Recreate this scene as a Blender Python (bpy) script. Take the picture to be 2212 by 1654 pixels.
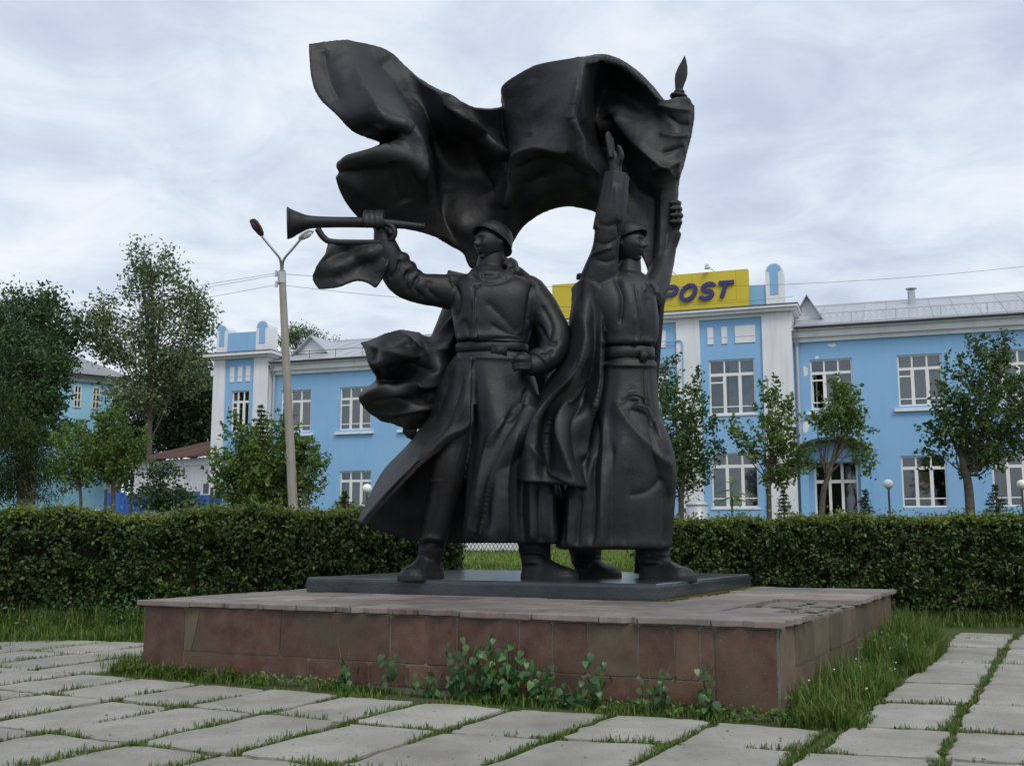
import bpy, math, random
import numpy as np
from mathutils import Vector, noise as mnoise
random.seed(7); rng = np.random.default_rng(7)
for o in list(bpy.data.objects): bpy.data.objects.remove(o)
S = bpy.context.scene; COL = S.collection
R = math.radians

# ------------------------------------------------------------------ camera
F, CX, CY, EYE = 2335., 1106., 827., 1.6          # focal length and centre for a 2212 x 1654 picture
PITCH = math.atan(336 / F)
cam = bpy.data.cameras.new('camera'); cam.sensor_width = 36; cam.lens = 36 * F / 2212
cam.clip_end = 3000; cam.clip_start = .1
co = bpy.data.objects.new('camera', cam); COL.objects.link(co)
co.location = (0, 0, EYE); co.rotation_euler = (math.pi / 2 + PITCH, 0, 0)
S.camera = co

# ------------------------------------------------------------------ sky, sun, exposure
SUN_EL, SUN_AZ = R(50), R(158)                      # azimuth clockwise from +Y
w = bpy.data.worlds.new('World'); S.world = w; w.use_nodes = True
nt = w.node_tree; nt.nodes.clear()
def N(t, **k):
    n = nt.nodes.new(t)
    for a, b in k.items(): setattr(n, a, b)
    return n
L = lambda a, b: nt.links.new(a, b)
out = N('ShaderNodeOutputWorld'); sky = N('ShaderNodeTexSky', sky_type='NISHITA')
sky.sun_disc = False; sky.sun_elevation = SUN_EL; sky.sun_rotation = SUN_AZ
sky.air_density = 1.2; sky.dust_density = 2.0; sky.ozone_density = 1.5
bgs = N('ShaderNodeBackground'); bgs.inputs[1].default_value = .12; L(sky.outputs[0], bgs.inputs[0])
tc = N('ShaderNodeTexCoord'); sep = N('ShaderNodeSeparateXYZ'); L(tc.outputs['Generated'], sep.inputs[0])
def M(op, a, b):
    n = N('ShaderNodeMath', operation=op)
    for i, v in enumerate((a, b)):
        if isinstance(v, (int, float)): n.inputs[i].default_value = v
        else: L(v, n.inputs[i])
    return n.outputs[0]
zz = M('ADD', M('MAXIMUM', sep.outputs[2], 0.), .16)
cmb = N('ShaderNodeCombineXYZ'); L(M('DIVIDE', sep.outputs[0], zz), cmb.inputs[0]); L(M('DIVIDE', sep.outputs[1], zz), cmb.inputs[1])
n1 = N('ShaderNodeTexNoise'); n1.inputs['Scale'].default_value = 1.15; n1.inputs['Detail'].default_value = 5; n1.inputs['Roughness'].default_value = .5; n1.inputs['Distortion'].default_value = .35
L(cmb.outputs[0], n1.inputs[0])
n2 = N('ShaderNodeTexNoise'); n2.inputs['Scale'].default_value = 3.8; n2.inputs['Detail'].default_value = 9; n2.inputs['Roughness'].default_value = .58; n2.inputs['Distortion'].default_value = .6
L(cmb.outputs[0], n2.inputs[0])
nm = M('ADD', M('MULTIPLY', n1.outputs[0], .62), M('MULTIPLY', n2.outputs[0], .38))
cr = N('ShaderNodeValToRGB'); L(nm, cr.inputs[0])
e = cr.color_ramp.elements
e[0].position = .38; e[0].color = (.53, .605, .74, 1)
e[1].position = .66; e[1].color = (.93, .95, .98, 1)
q = e.new(.46); q.color = (.64, .715, .83, 1)
q = e.new(.54); q.color = (.78, .84, .91, 1)
bgc = N('ShaderNodeBackground'); bgc.inputs[1].default_value = 1.0; L(cr.outputs[0], bgc.inputs[0])
mix = N('ShaderNodeMixShader'); mix.inputs[0].default_value = .9
L(bgs.outputs[0], mix.inputs[1]); L(bgc.outputs[0], mix.inputs[2]); L(mix.outputs[0], out.inputs[0])

sl = bpy.data.lights.new('sun', 'SUN'); sl.energy = 1.5; sl.angle = R(22); sl.color = (1, .96, .9)
so = bpy.data.objects.new('sun', sl); COL.objects.link(so)
sd = Vector((math.sin(SUN_AZ) * math.cos(SUN_EL), math.cos(SUN_AZ) * math.cos(SUN_EL), math.sin(SUN_EL)))
so.rotation_euler = sd.to_track_quat('Z', 'Y').to_euler(); so.location = (0, 0, 40)
vs = S.view_settings; vs.view_transform = 'Standard'; vs.look = 'None'; vs.exposure = .12; vs.gamma = 1; vs.use_curve_mapping = False

# ------------------------------------------------------------------ pixel -> place
_c, _s = math.cos(PITCH), math.sin(PITCH)
def ray(x, y):
    a = (x - CX) / F; b = -(y - CY) / F
    return np.array([a, _c - b * _s, _s + b * _c])
def onz(x, y, z=0.):
    r = ray(x, y); return np.array([0, 0, EYE]) + (z - EYE) / r[2] * r
def P(x, y, Y):
    r = ray(x, y); return np.array([0, 0, EYE]) + Y / r[1] * r
def onplane(x, y, p0, n):
    r = ray(x, y); o = np.array([0, 0, EYE]); return o + ((p0 - o) @ n) / (r @ n) * r

# ------------------------------------------------------------------ helpers
_wl = {}
def wl(o):
    v = np.zeros(3)
    while o is not None: v = v + np.array(o.location); o = o.parent
    return v
def thing(name, label, cat, loc=(0, 0, 0), group=None, kind=None):
    o = bpy.data.objects.new(name, None); COL.objects.link(o); o.location = [float(a) for a in loc]
    o.empty_display_size = .2
    tag(o, label, cat, group, kind); return o
def tag(o, label=None, cat=None, group=None, kind=None):
    if label: o['label'] = label
    if cat: o['category'] = cat
    if group: o['group'] = group
    if kind: o['kind'] = kind
    return o
def link(name, me, mat, parent=None, smooth=False):
    if mat is not None and not me.materials: me.materials.append(mat)
    o = bpy.data.objects.new(name, me); COL.objects.link(o)
    if parent is not None: o.parent = parent
    if smooth: me.polygons.foreach_set('use_smooth', np.ones(len(me.polygons), bool))
    return o
def npmesh(name, V, Fc, attr=None):
    V = np.asarray(V, np.float32); Fc = np.asarray(Fc, np.int32); m, k = Fc.shape
    me = bpy.data.meshes.new(name)
    me.vertices.add(len(V)); me.vertices.foreach_set('co', V.ravel())
    me.loops.add(m * k); me.loops.foreach_set('vertex_index', Fc.ravel())
    me.polygons.add(m); me.polygons.foreach_set('loop_start', np.arange(0, m * k, k, dtype=np.int32))
    me.polygons.foreach_set('loop_total', np.full(m, k, np.int32))
    me.update(calc_edges=True)
    if attr is not None:
        a = me.attributes.new('v', 'FLOAT', 'FACE'); a.data.foreach_set('value', np.asarray(attr, np.float32))
    return me
class MB:
    """collects shapes in world space; build() makes them one mesh under a parent"""
    def __init__(s): s.v = []; s.f = []
    def add(s, V, Fs):
        b = len(s.v); s.v.extend([tuple(float(c) for c in p) for p in V]); s.f.extend([tuple(i + b for i in f) for f in Fs]); return s
    def box(s, o, a, b, c):
        """corner o, edge vectors a, b, c (right handed)"""
        o, a, b, c = (np.array(q, float) for q in (o, a, b, c))
        V = [o, o + a, o + a + b, o + b, o + c, o + a + c, o + a + b + c, o + b + c]
        return s.add(V, [(0, 3, 2, 1), (4, 5, 6, 7), (0, 1, 5, 4), (1, 2, 6, 5), (2, 3, 7, 6), (3, 0, 4, 7)])
    def tube(s, pts, rad, n=8, cap=True, flat=1.0, flatdir=None):
        pts = [np.array(p, float) for p in pts]
        if not hasattr(rad, '__len__'): rad = [rad] * len(pts)
        V = []; Fs = []
        t0 = pts[1] - pts[0]; t0 = t0 / (np.linalg.norm(t0) + 1e-9)
        ref = np.array([0, 0, 1.]) if flatdir is None else np.array(flatdir, float)
        if abs(t0 @ ref) > .93 and flatdir is None: ref = np.array([1., 0, 0])
        a = ref - (ref @ t0) * t0; a /= np.linalg.norm(a) + 1e-9
        for i, p in enumerate(pts):
            t = pts[min(i + 1, len(pts) - 1)] - pts[max(i - 1, 0)]; t = t / (np.linalg.norm(t) + 1e-9)
            a = a - (a @ t) * t; a /= np.linalg.norm(a) + 1e-9; b = np.cross(t, a)
            for k in range(n):
                th = 2 * math.pi * k / n
                V.append(p + rad[i] * (flat * math.cos(th) * a + math.sin(th) * b))
        for i in range(len(pts) - 1):
            for k in range(n):
                k2 = (k + 1) % n; Fs.append((i * n + k, i * n + k2, (i + 1) * n + k2, (i + 1) * n + k))
        if cap:
            Fs.append(tuple(range(n - 1, -1, -1))); Fs.append(tuple((len(pts) - 1) * n + k for k in range(n)))
        return s.add(V, Fs)
    def ell(s, c, ax, n=14, m=9):
        """ellipsoid, ax = three axis vectors"""
        c = np.array(c, float); A = [np.array(q, float) for q in ax]
        V = [c + A[2]]; Fs = []
        for i in range(1, m):
            ph = math.pi * i / m
            for k in range(n):
                th = 2 * math.pi * k / n
                V.append(c + math.sin(ph) * (math.cos(th) * A[0] + math.sin(th) * A[1]) + math.cos(ph) * A[2])
        V.append(c - A[2]); last = len(V) - 1
        for k in range(n): Fs.append((0, 1 + k, 1 + (k + 1) % n))
        for i in range(m - 2):
            for k in range(n):
                a = 1 + i * n + k; b = 1 + i * n + (k + 1) % n; Fs.append((a, a + n, b + n, b))
        for k in range(n): Fs.append((last, 1 + (m - 2) * n + (k + 1) % n, 1 + (m - 2) * n + k))
        return s.add(V, Fs)
    def rings(s, rings, cap=True):
        n = len(rings[0]); V = [p for r in rings for p in r]; Fs = []
        for i in range(len(rings) - 1):
            for k in range(n):
                k2 = (k + 1) % n; Fs.append((i * n + k, i * n + k2, (i + 1) * n + k2, (i + 1) * n + k))
        if cap: Fs.append(tuple(range(n - 1, -1, -1))); Fs.append(tuple((len(rings) - 1) * n + k for k in range(n)))
        return s.add(V, Fs)
    def build(s, name, mat, parent=None, smooth=False):
        o0 = wl(parent) if parent is not None else np.zeros(3)
        me = bpy.data.meshes.new(name)
        me.from_pydata([tuple(np.array(p) - o0) for p in s.v], [], s.f); me.update()
        return link(name, me, mat, parent, smooth)
def quad(p, q, r, t): return MB().add([p, q, r, t], [(0, 1, 2, 3)])

# ------------------------------------------------------------------ materials
def mat(name, col, col2=None, rough=.8, nscale=2., bump=0., bscale=40., spec=.3, metal=0., rand=0., detail=6, streak=None, col3=None, n3=.6, spots=None):
    m = bpy.data.materials.new(name); m.use_nodes = True; t = m.node_tree; b = t.nodes['Principled BSDF']
    b.inputs['Roughness'].default_value = rough; b.inputs['Specular IOR Level'].default_value = spec; b.inputs['Metallic'].default_value = metal
    g = t.nodes.new('ShaderNodeNewGeometry')
    def noise(sc, de=detail, ro=.6):
        n = t.nodes.new('ShaderNodeTexNoise'); n.inputs['Scale'].default_value = sc; n.inputs['Detail'].default_value = de; n.inputs['Roughness'].default_value = ro
        t.links.new(g.outputs['Position'], n.inputs['Vector']); return n.outputs[0]
    def ramp(src, a, c):
        r = t.nodes.new('ShaderNodeMapRange'); r.inputs[1].default_value = a; r.inputs[2].default_value = c; t.links.new(src, r.inputs[0]); return r.outputs[0]
    def mx(f, a, c):
        x = t.nodes.new('ShaderNodeMix'); x.data_type = 'RGBA'
        if isinstance(f, float): x.inputs[0].default_value = f
        else: t.links.new(f, x.inputs[0])
        for i, v in ((6, a), (7, c)):
            if isinstance(v, tuple): x.inputs[i].default_value = (*v, 1)
            else: t.links.new(v, x.inputs[i])
        return x.outputs[2]
    c = tuple(col)
    if col2 is not None: c = mx(ramp(noise(nscale), .32, .68), c, tuple(col2))
    if col3 is not None: c = mx(ramp(noise(n3, 4), .45, .7), c, tuple(col3))
    if streak is not None:
        mp = t.nodes.new('ShaderNodeVectorMath'); mp.operation = 'MULTIPLY'; mp.inputs[1].default_value = (2.6, 2.6, .22); t.links.new(g.outputs['Position'], mp.inputs[0])
        sn = t.nodes.new('ShaderNodeTexNoise'); sn.inputs['Scale'].default_value = 1.6; sn.inputs['Detail'].default_value = 6; t.links.new(mp.outputs[0], sn.inputs['Vector'])
        c = mx(ramp(sn.outputs[0], .5, .82), c, tuple(streak))
    if spots is not None: c = mx(ramp(noise(spots[1], 3), spots[2], spots[2] + .04), c, tuple(spots[0]))
    if rand:
        oi = t.nodes.new('ShaderNodeObjectInfo'); h = t.nodes.new('ShaderNodeHueSaturation')
        r = t.nodes.new('ShaderNodeMapRange'); r.inputs[3].default_value = 1 - rand; r.inputs[4].default_value = 1 + rand
        t.links.new(oi.outputs['Random'], r.inputs[0]); t.links.new(r.outputs[0], h.inputs['Value'])
        if isinstance(c, tuple): h.inputs['Color'].default_value = (*c, 1)
        else: t.links.new(c, h.inputs['Color'])
        c = h.outputs[0]
    if isinstance(c, tuple): b.inputs['Base Color'].default_value = (*c, 1)
    else: t.links.new(c, b.inputs['Base Color'])
    if bump:
        bp = t.nodes.new('ShaderNodeBump'); bp.inputs['Strength'].default_value = bump; bp.inputs['Distance'].default_value = .02
        t.links.new(noise(bscale, 5), bp.inputs['Height']); t.links.new(bp.outputs[0], b.inputs['Normal'])
    return m
def leafmat(name, dark, light, third=None, trans=.3, rough=.45, spec=.35):
    m = bpy.data.materials.new(name); m.use_nodes = True; t = m.node_tree; b = t.nodes['Principled BSDF']
    a = t.nodes.new('ShaderNodeAttribute'); a.attribute_name = 'v'
    r = t.nodes.new('ShaderNodeValToRGB'); t.links.new(a.outputs['Fac'], r.inputs[0])
    r.color_ramp.elements[0].color = (*dark, 1); r.color_ramp.elements[1].color = (*(third or light), 1)
    if third: q = r.color_ramp.elements.new(.85); q.color = (*light, 1)
    t.links.new(r.outputs[0], b.inputs['Base Color']); b.inputs['Roughness'].default_value = rough; b.inputs['Specular IOR Level'].default_value = spec
    tr = t.nodes.new('ShaderNodeBsdfTranslucent'); t.links.new(r.outputs[0], tr.inputs[0])
    x = t.nodes.new('ShaderNodeMixShader'); x.inputs[0].default_value = trans
    t.links.new(b.outputs[0], x.inputs[1]); t.links.new(tr.outputs[0], x.inputs[2])
    t.links.new(x.outputs[0], t.nodes['Material Output'].inputs[0]); return m
def glassmat():
    m = bpy.data.materials.new('window_glass'); m.use_nodes = True; t = m.node_tree
    gl = t.nodes.new('ShaderNodeBsdfGlossy'); gl.inputs['Roughness'].default_value = .04; gl.inputs[0].default_value = (.8, .84, .88, 1)
    tr = t.nodes.new('ShaderNodeBsdfTransparent'); tr.inputs[0].default_value = (.78, .82, .82, 1)
    fr = t.nodes.new('ShaderNodeFresnel'); fr.inputs[0].default_value = 1.5
    ad = t.nodes.new('ShaderNodeMath'); ad.operation = 'ADD'; ad.inputs[1].default_value = .06; t.links.new(fr.outputs[0], ad.inputs[0])
    x = t.nodes.new('ShaderNodeMixShader'); t.links.new(ad.outputs[0], x.inputs[0]); t.links.new(tr.outputs[0], x.inputs[1]); t.links.new(gl.outputs[0], x.inputs[2])
    t.links.new(x.outputs[0], t.nodes['Material Output'].inputs[0]); return m
MT = dict(
    ground=mat('ground_soil', (.05, .07, .022), (.085, .075, .05), nscale=1.3, bump=.6, bscale=20, rough=.95, spec=.1, col3=(.06, .1, .025), n3=.35),
    slab=mat('paving_concrete', (.355, .338, .308), (.265, .254, .230), nscale=1.7, bump=.45, bscale=60, rough=.9, spec=.2, rand=.1, col3=(.21, .198, .172), n3=.8, spots=((.12, .112, .098), 23., .64), streak=None),
    granite=mat('red_granite', (.072, .028, .020), (.142, .080, .058), nscale=4.5, detail=11, bump=.3, bscale=70, rough=.55, spec=.4, rand=.2, col3=(.092, .070, .044), n3=1.2, spots=((.2, .155, .13), 60., .66)),
    granite2=mat('weathered_granite', (.095, .066, .042), (.15, .115, .082), nscale=4., bump=.2, bscale=90, rough=.75, spec=.25, rand=.18, col3=(.095, .075, .052), n3=1.1),
    coping=mat('coping_granite', (.135, .095, .08), (.25, .215, .195), nscale=2.6, detail=10, bump=.3, bscale=70, rough=.62, spec=.4, rand=.26, col3=(.15, .14, .135), n3=.8),
    mortar=mat('mortar', (.22, .212, .19), (.14, .135, .12), nscale=6, bump=.7, bscale=50, rough=.95, spec=.1),
    bronze=mat('dark_bronze', (.0082, .0088, .0108), (.0125, .0132, .0152), nscale=2.5, bump=.3, bscale=46, rough=.5, spec=.38, col3=(.0145, .0125, .0125), n3=.8, streak=(.021, .0235, .0245)),
    plate=mat('bronze_plinth', (.028, .035, .041), (.042, .051, .058), nscale=1.4, bump=.2, bscale=22, rough=.2, spec=.5, col3=(.02, .024, .028), n3=1.),
    moss=mat('moss', (.06, .075, .018), (.11, .085, .025), nscale=8, bump=1., bscale=60, rough=.95, spec=.05),
    blue=mat('blue_plaster', (.245, .455, .70), (.27, .48, .715), nscale=.7, bump=.12, bscale=14, rough=.9, spec=.15, col3=(.24, .44, .675), n3=.25, streak=(.235, .425, .655)),
    white=mat('white_plaster', (.78, .79, .81), (.72, .73, .75), nscale=.9, bump=.15, bscale=14, rough=.9, spec=.15, col3=(.68, .69, .70), n3=.5, streak=(.63, .63, .62)),
    wood=mat('white_window_paint', (.8, .8, .78), (.72, .72, .7), nscale=4, rough=.6, spec=.3),
    glass=glassmat(),
    curtain=mat('curtain', (.34, .35, .36), (.22, .23, .24), nscale=3, rough=.95, spec=.05, rand=.4),
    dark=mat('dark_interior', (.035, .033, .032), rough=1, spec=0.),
    roofm=mat('sheet_metal_roof', (.44, .46, .49), (.36, .38, .41), nscale=1.2, rough=.42, spec=.5, metal=.25, rand=.06),
    iron=mat('dark_iron', (.06, .06, .062), rough=.6), 
    yellow=mat('yellow_board', (.62, .49, .045), (.57, .45, .04), nscale=.6, rough=.55, spec=.35),
    navy=mat('navy_letter', (.035, .035, .16), (.05, .045, .2), nscale=3, rough=.5),
    bark=mat('bark', (.075, .06, .048), (.13, .11, .09), nscale=9, bump=.9, bscale=25, rough=.95, spec=.1),
    concrete=mat('grey_concrete', (.34, .31, .27), (.27, .25, .22), nscale=3, bump=.2, bscale=40, rough=.9, spec=.2),
    zinc=mat('galvanised', (.45, .47, .5), rough=.5, metal=.4),
    globe=mat('white_globe', (.85, .85, .83), rough=.25, spec=.5),
    brown=mat('rusty_roof', (.105, .05, .036), (.07, .036, .03), nscale=3, rough=.8, rand=.15),
    fence=mat('blue_fence', (.03, .12, .42), (.03, .10, .36), nscale=2, rough=.6, rand=.12),
    sky2=mat('light_blue_plaster', (.36, .68, .90), (.38, .70, .91), nscale=.8, rough=.9),
    slate=mat('grey_slate', (.3, .31, .33), (.22, .23, .25), nscale=4, rough=.8, rand=.1),
    poster=mat('orange_poster', (.5, .28, .05), (.45, .3, .1), nscale=3, rough=.7),
    purple=mat('blue_poster', (.08, .07, .32), rough=.6),
)
# ================================================================== GROUND
def gz(x, y):
    """height of the lawn: level plaza, bank behind the hedge, gentle rise to the buildings"""
    xs = [-1e4, 22.3, 24.6, 28.5, 37, 1e4]; zs = [-.035, -.035, 1.0, 1.27, 1.6, 1.6]
    return float(np.interp(y, xs, zs))
xs = np.concatenate([np.linspace(-600, -40, 15), np.linspace(-36, 36, 90), np.linspace(40, 600, 15)])
ys = np.concatenate([np.linspace(-30, 0, 8), np.linspace(.5, 50, 120), np.linspace(55, 1200, 25)])
V = [(x, y, gz(x, y) + (.03 * mnoise.noise((x * .5, y * .5, 0)) if y > 22 else 0)) for y in ys for x in xs]
nx = len(xs); Fc = [(j * nx + i, j * nx + i + 1, (j + 1) * nx + i + 1, (j + 1) * nx + i) for j in range(len(ys) - 1) for i in range(nx - 1)]
g = link('ground', npmesh('ground', V, Fc), MT['ground'], smooth=True); tag(g, 'green and brown lawn soil under the square', 'ground', kind='structure')

# ================================================================== PAVING
TH = R(27.0)
PU = np.array([math.cos(TH), -math.sin(TH), 0]); PV = np.array([math.sin(TH), math.cos(TH), 0]); PZ = np.array([0, 0, 1.])
PO = onz(1690, 1550, 0.)                           # front right foot of the pedestal
PW, PD, PH = 7.84, 7.02, .85
def pp(u, v, z=0.): return PO + u * PU + v * PV + z * PZ
pav = thing('paving', 'grey concrete slab paving with grass growing in its joints', 'paving', kind='structure')
slab_quads = []
def vrow(u): return -1.95 + .19 * max(0., min(u, 2.0) + 2.2) + .01 * max(0, -u - 4)
def rough_slab(c4, name='paving_slab', parent=pav, m=MT['slab'], z0=-.06, z1=.0, wob=.042, rc=.055, tilt=.008):
    """c4: four ground corners in order; wavering edges, rounded corners, bevelled rim"""
    c4 = [np.array(c, float) for c in c4]; cen = sum(c4) / 4; pts = []
    n = 7
    for k in range(4):
        a, b = c4[k], c4[(k + 1) % 4]; Lg = np.linalg.norm(b - a); t = (b - a) / Lg; nn = np.array([t[1], -t[0], 0])
        for i in range(n):
            s = rc * 1.2 + (Lg - rc * 2.4) * i / (n - 1)
            s += random.uniform(-.02, .02)
            wv = wob * mnoise.noise((float(a[0] * 3 + s * 2.2 * t[0] * 3), float(a[1] * 3 + s * 2.2 * t[1] * 3), k * 5.1))
            edge = .35 * rc * (1 if i in (0, n - 1) else 0)
            pts.append(a + t * s - nn * (wv * 1.6 + wob * .35 + edge))
        # a corner point pulled inward
        q = b + (cen - b) / np.linalg.norm(cen - b) * rc * (random.uniform(.5, 1.1) if random.random() < .8 else random.uniform(1.5, 2.6)); pts.append(q)
    tx, ty = random.uniform(-tilt, tilt), random.uniform(-tilt, tilt); dz = random.uniform(-.006, .01)
    def zz(p): return tx * (p[0] - cen[0]) + ty * (p[1] - cen[1]) + dz
    K = len(pts); V = []; Fs = []
    for (ins, z) in ((0, z0), (0, z1 - .016), (.014, z1 - .003), (.05, z1)):
        for p in pts:
            d = cen - p; d = d / np.linalg.norm(d); r = p + d * ins
            V.append((r[0], r[1], z + zz(r)))
    for j in range(3):
        for k in range(K): Fs.append((j * K + k, j * K + (k + 1) % K, (j + 1) * K + (k + 1) % K, (j + 1) * K + k))
    V.append((cen[0], cen[1], z1 + .002 + zz(cen)))
    for k in range(K): Fs.append((3 * K + k, 3 * K + (k + 1) % K, 4 * K))
    o = MB().add(V, Fs).build(name, m, parent)
    return o
DU = .965
front = [-3.13, -1.57, 0]                          # rows in front of the pedestal, relative to vrow
right = [1.32, 2.95, 4.6, 6.9, 9.1, 10.6, 11.8]
for i in range(-14, 8):
    u0, u1 = -.47 + DU * i, -.47 + DU * (i + 1); uc = (u0 + u1) / 2
    rows = [-4.7 + random.uniform(-.05, .05)] + front + ([1.32] if -8.3 < uc < .3 else [])
    if uc > .3: rows += right
    if uc < -8.25: rows = [-4.7] + front + [1.32, 2.9, 4.5, 5.9]
    for a, b in zip(rows[:-1], rows[1:]):
        g = .035 + random.uniform(-.012, .02); gu = .03
        ju = random.uniform(-.03, .03)
        sh = .12 * mnoise.noise((a * 1.3, 3.3, 0))     # each row is shifted a little
        U0, U1 = u0 + gu + sh + ju, u1 - gu + sh + ju
        if uc > .3 and a >= 0 and U0 < .62: U0 = .62
        if uc > .3 and U1 - U0 < .25: continue
        vb0, vb1 = vrow(u0), vrow(u1)
        if -8.3 < uc < .3 and b == 1.32:
            lim = -.42
            c = [pp(U0, vb0 + a + g), pp(U1, vb1 + a + g), pp(U1, max(min(vb1 + b, lim), vb1 + a + .35)), pp(U0, max(min(vb0 + b, lim), vb0 + a + .35))]
        else:
            c = [pp(U0, vb0 + a + g), pp(U1, vb1 + a + g), pp(U1, vb1 + b - g), pp(U0, vb0 + b - g)]
        cy = sum(q[1] for q in c) / 4; cx = sum(q[0] for q in c) / 4
        if cy < 4.5 or abs(cx) > 1.0 * cy * .55 + 2.2 or cy > 20.4 or (cx < 0 and cy > 17.8): continue
        if uc < -8.25 and U1 > -8.15: continue
        if random.random() < .13:                    # a slab broken across
            f0, f1 = random.uniform(.3, .7), random.uniform(.3, .7); m0 = c[0] + (c[3] - c[0]) * f0; m1 = c[1] + (c[2] - c[1]) * f1; e_ = (c[3] - c[0]) / np.linalg.norm(c[3] - c[0]) * .008
            rough_slab([c[0], c[1], m1 - e_, m0 - e_], rc=.03); rough_slab([m0 + e_, m1 + e_, c[2], c[3]], rc=.03)
        else: rough_slab(c)
        slab_quads.append(c)

# ================================================================== PEDESTAL
ped = thing('stone_pedestal', 'broad low pedestal faced with reddish brown granite slabs under the statue', 'pedestal', pp(-PW / 2, PD / 2))
mb = MB(); mb.box(pp(-PW + .012, .012, -.1), PU * (PW - .024), PV * (PD - .024), PZ * (PH + .1 - .068)); mb.build('core', MT['mortar'], ped)
FN = -PV
def fu(x, y=1380): return float((onplane(x, y, PO, FN) - PO) @ PU)
def facing(a0, a1, z0, z1, side='f', m=None, cut=None, ch=.012):
    """one facing slab, standing proud of the core; a along the face, z up; corners clipped"""
    g = .006
    a0 += g; a1 -= g; z0 += g; z1 -= g
    o, A, Nn = (pp(0, 0), PU, -PV) if side == 'f' else (pp(0, 0), PV, PU)
    c = [random.uniform(.01, .035) for _ in range(4)]
    poly = [(a0 + c[0], z0), (a1 - c[1], z0), (a1, z0 + c[1]), (a1, z1 - c[2]), (a1 - c[2], z1), (a0 + c[3], z1), (a0, z1 - c[3]), (a0, z0 + c[0])]
    if cut: poly = cut(poly)
    d0, d1 = -.058, random.uniform(-.006, .006)
    K = len(poly); cen = np.mean(poly, axis=0); V = []
    for ins, d in ((0, d0), (0, d1 - .006), (.008, d1)):
        for p in poly:
            q = cen - np.array(p); L_ = np.linalg.norm(q); p2 = np.array(p) + q / L_ * ins
            V.append(o + A * p2[0] + PZ * p2[1] + Nn * d)
    Fs = [(j * K + k, j * K + (k + 1) % K, (j + 1) * K + (k + 1) % K, (j + 1) * K + k) for j in range(2) for k in range(K)] + [tuple(range(2 * K, 3 * K))]
    if side != 'f': Fs = [tuple(f) for f in Fs]
    return MB().add(V, Fs).build('facing_slab', m or MT['granite'], ped)
zj, zt, zb = .27, .775, .045
ux = [fu(x) for x in (397, 604, 842, 921, 986, 1121, 1193, 1269, 1379, 1456, 1511, 1543)]
facing(-PW + .01, ux[0], zb, zt)
def crack(poly): return poly
# the first wide slab is broken in two by a slanting crack
k0, k1 = fu(428), fu(414)
a0, a1 = ux[0] + .006, ux[1] - .006
def polyslab(poly, m=None):
    V = []; K = len(poly)
    for d in (-.058, 0.):
        for p in poly: V.append(pp(0, 0) + PU * p[0] + PZ * p[1] - PV * d)
    MB().add(V, [(k, (k + 1) % K, K + (k + 1) % K, K + k) for k in range(K)] + [tuple(range(K, 2 * K))]).build('facing_slab', m or MT['granite'], ped)
polyslab([(a0, zj + .006), (k1 - .004, zj + .006), (k1 + .05, zj + .2), (k0 - .012, zt - .12), (k0 - .004, zt), (a0, zt)], MT['granite2'])
polyslab([(k1 + .004, zj + .006), (a1, zj + .006), (a1 + .02, zt), (k0 + .004, zt), (k0 - .004, zt - .12), (k1 + .058, zj + .2)])
for i in range(1, 11): facing(ux[i] + .0, ux[i + 1], zj, zt, m=MT['granite2'] if i == 7 else None)
lo = [ux[0], fu(579, 1440), fu(668, 1440), fu(798, 1450), fu(881, 1460), fu(930, 1460), fu(1040, 1470), fu(1150, 1480), fu(1262, 1490), fu(1385, 1500), ux[11]]
for i in range(len(lo) - 1): facing(lo[i], lo[i + 1], zb - random.uniform(0, .02), zj)
facing(ux[11], -.03, zb - .02, zt)
# right side face
vv = [.03, .62, 1.5, 2.3, 3.1, 4.0, 4.9, 5.6, 6.3, PD - .01]
facing(vv[0], vv[1], .03, zt, 's', MT['granite2'])
for i in range(1, 9): facing(vv[i], vv[i + 1], .38, zt, 's', MT['granite2'])
for i in range(1, 9, 2): facing(vv[i], vv[min(i + 2, 9)], .03, .38, 's', MT['granite2'])
# left side and back, plain slabs
for i in range(8):
    for (o, A, Nn, Lg) in ((pp(-PW, 0), PV, -PU, PD), (pp(0, PD), -PU, PV, PW)):
        a0, a1 = Lg * i / 8 + .006, Lg * (i + 1) / 8 - .006
        MB().box(o + A * a0 + PZ * .03 - Nn * .058, A * (a1 - a0), Nn * .058 if np.cross(A, Nn)[2] > 0 else Nn * .058, PZ * (zt - .03)).build('facing_slab', MT['granite2'], ped)
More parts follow.
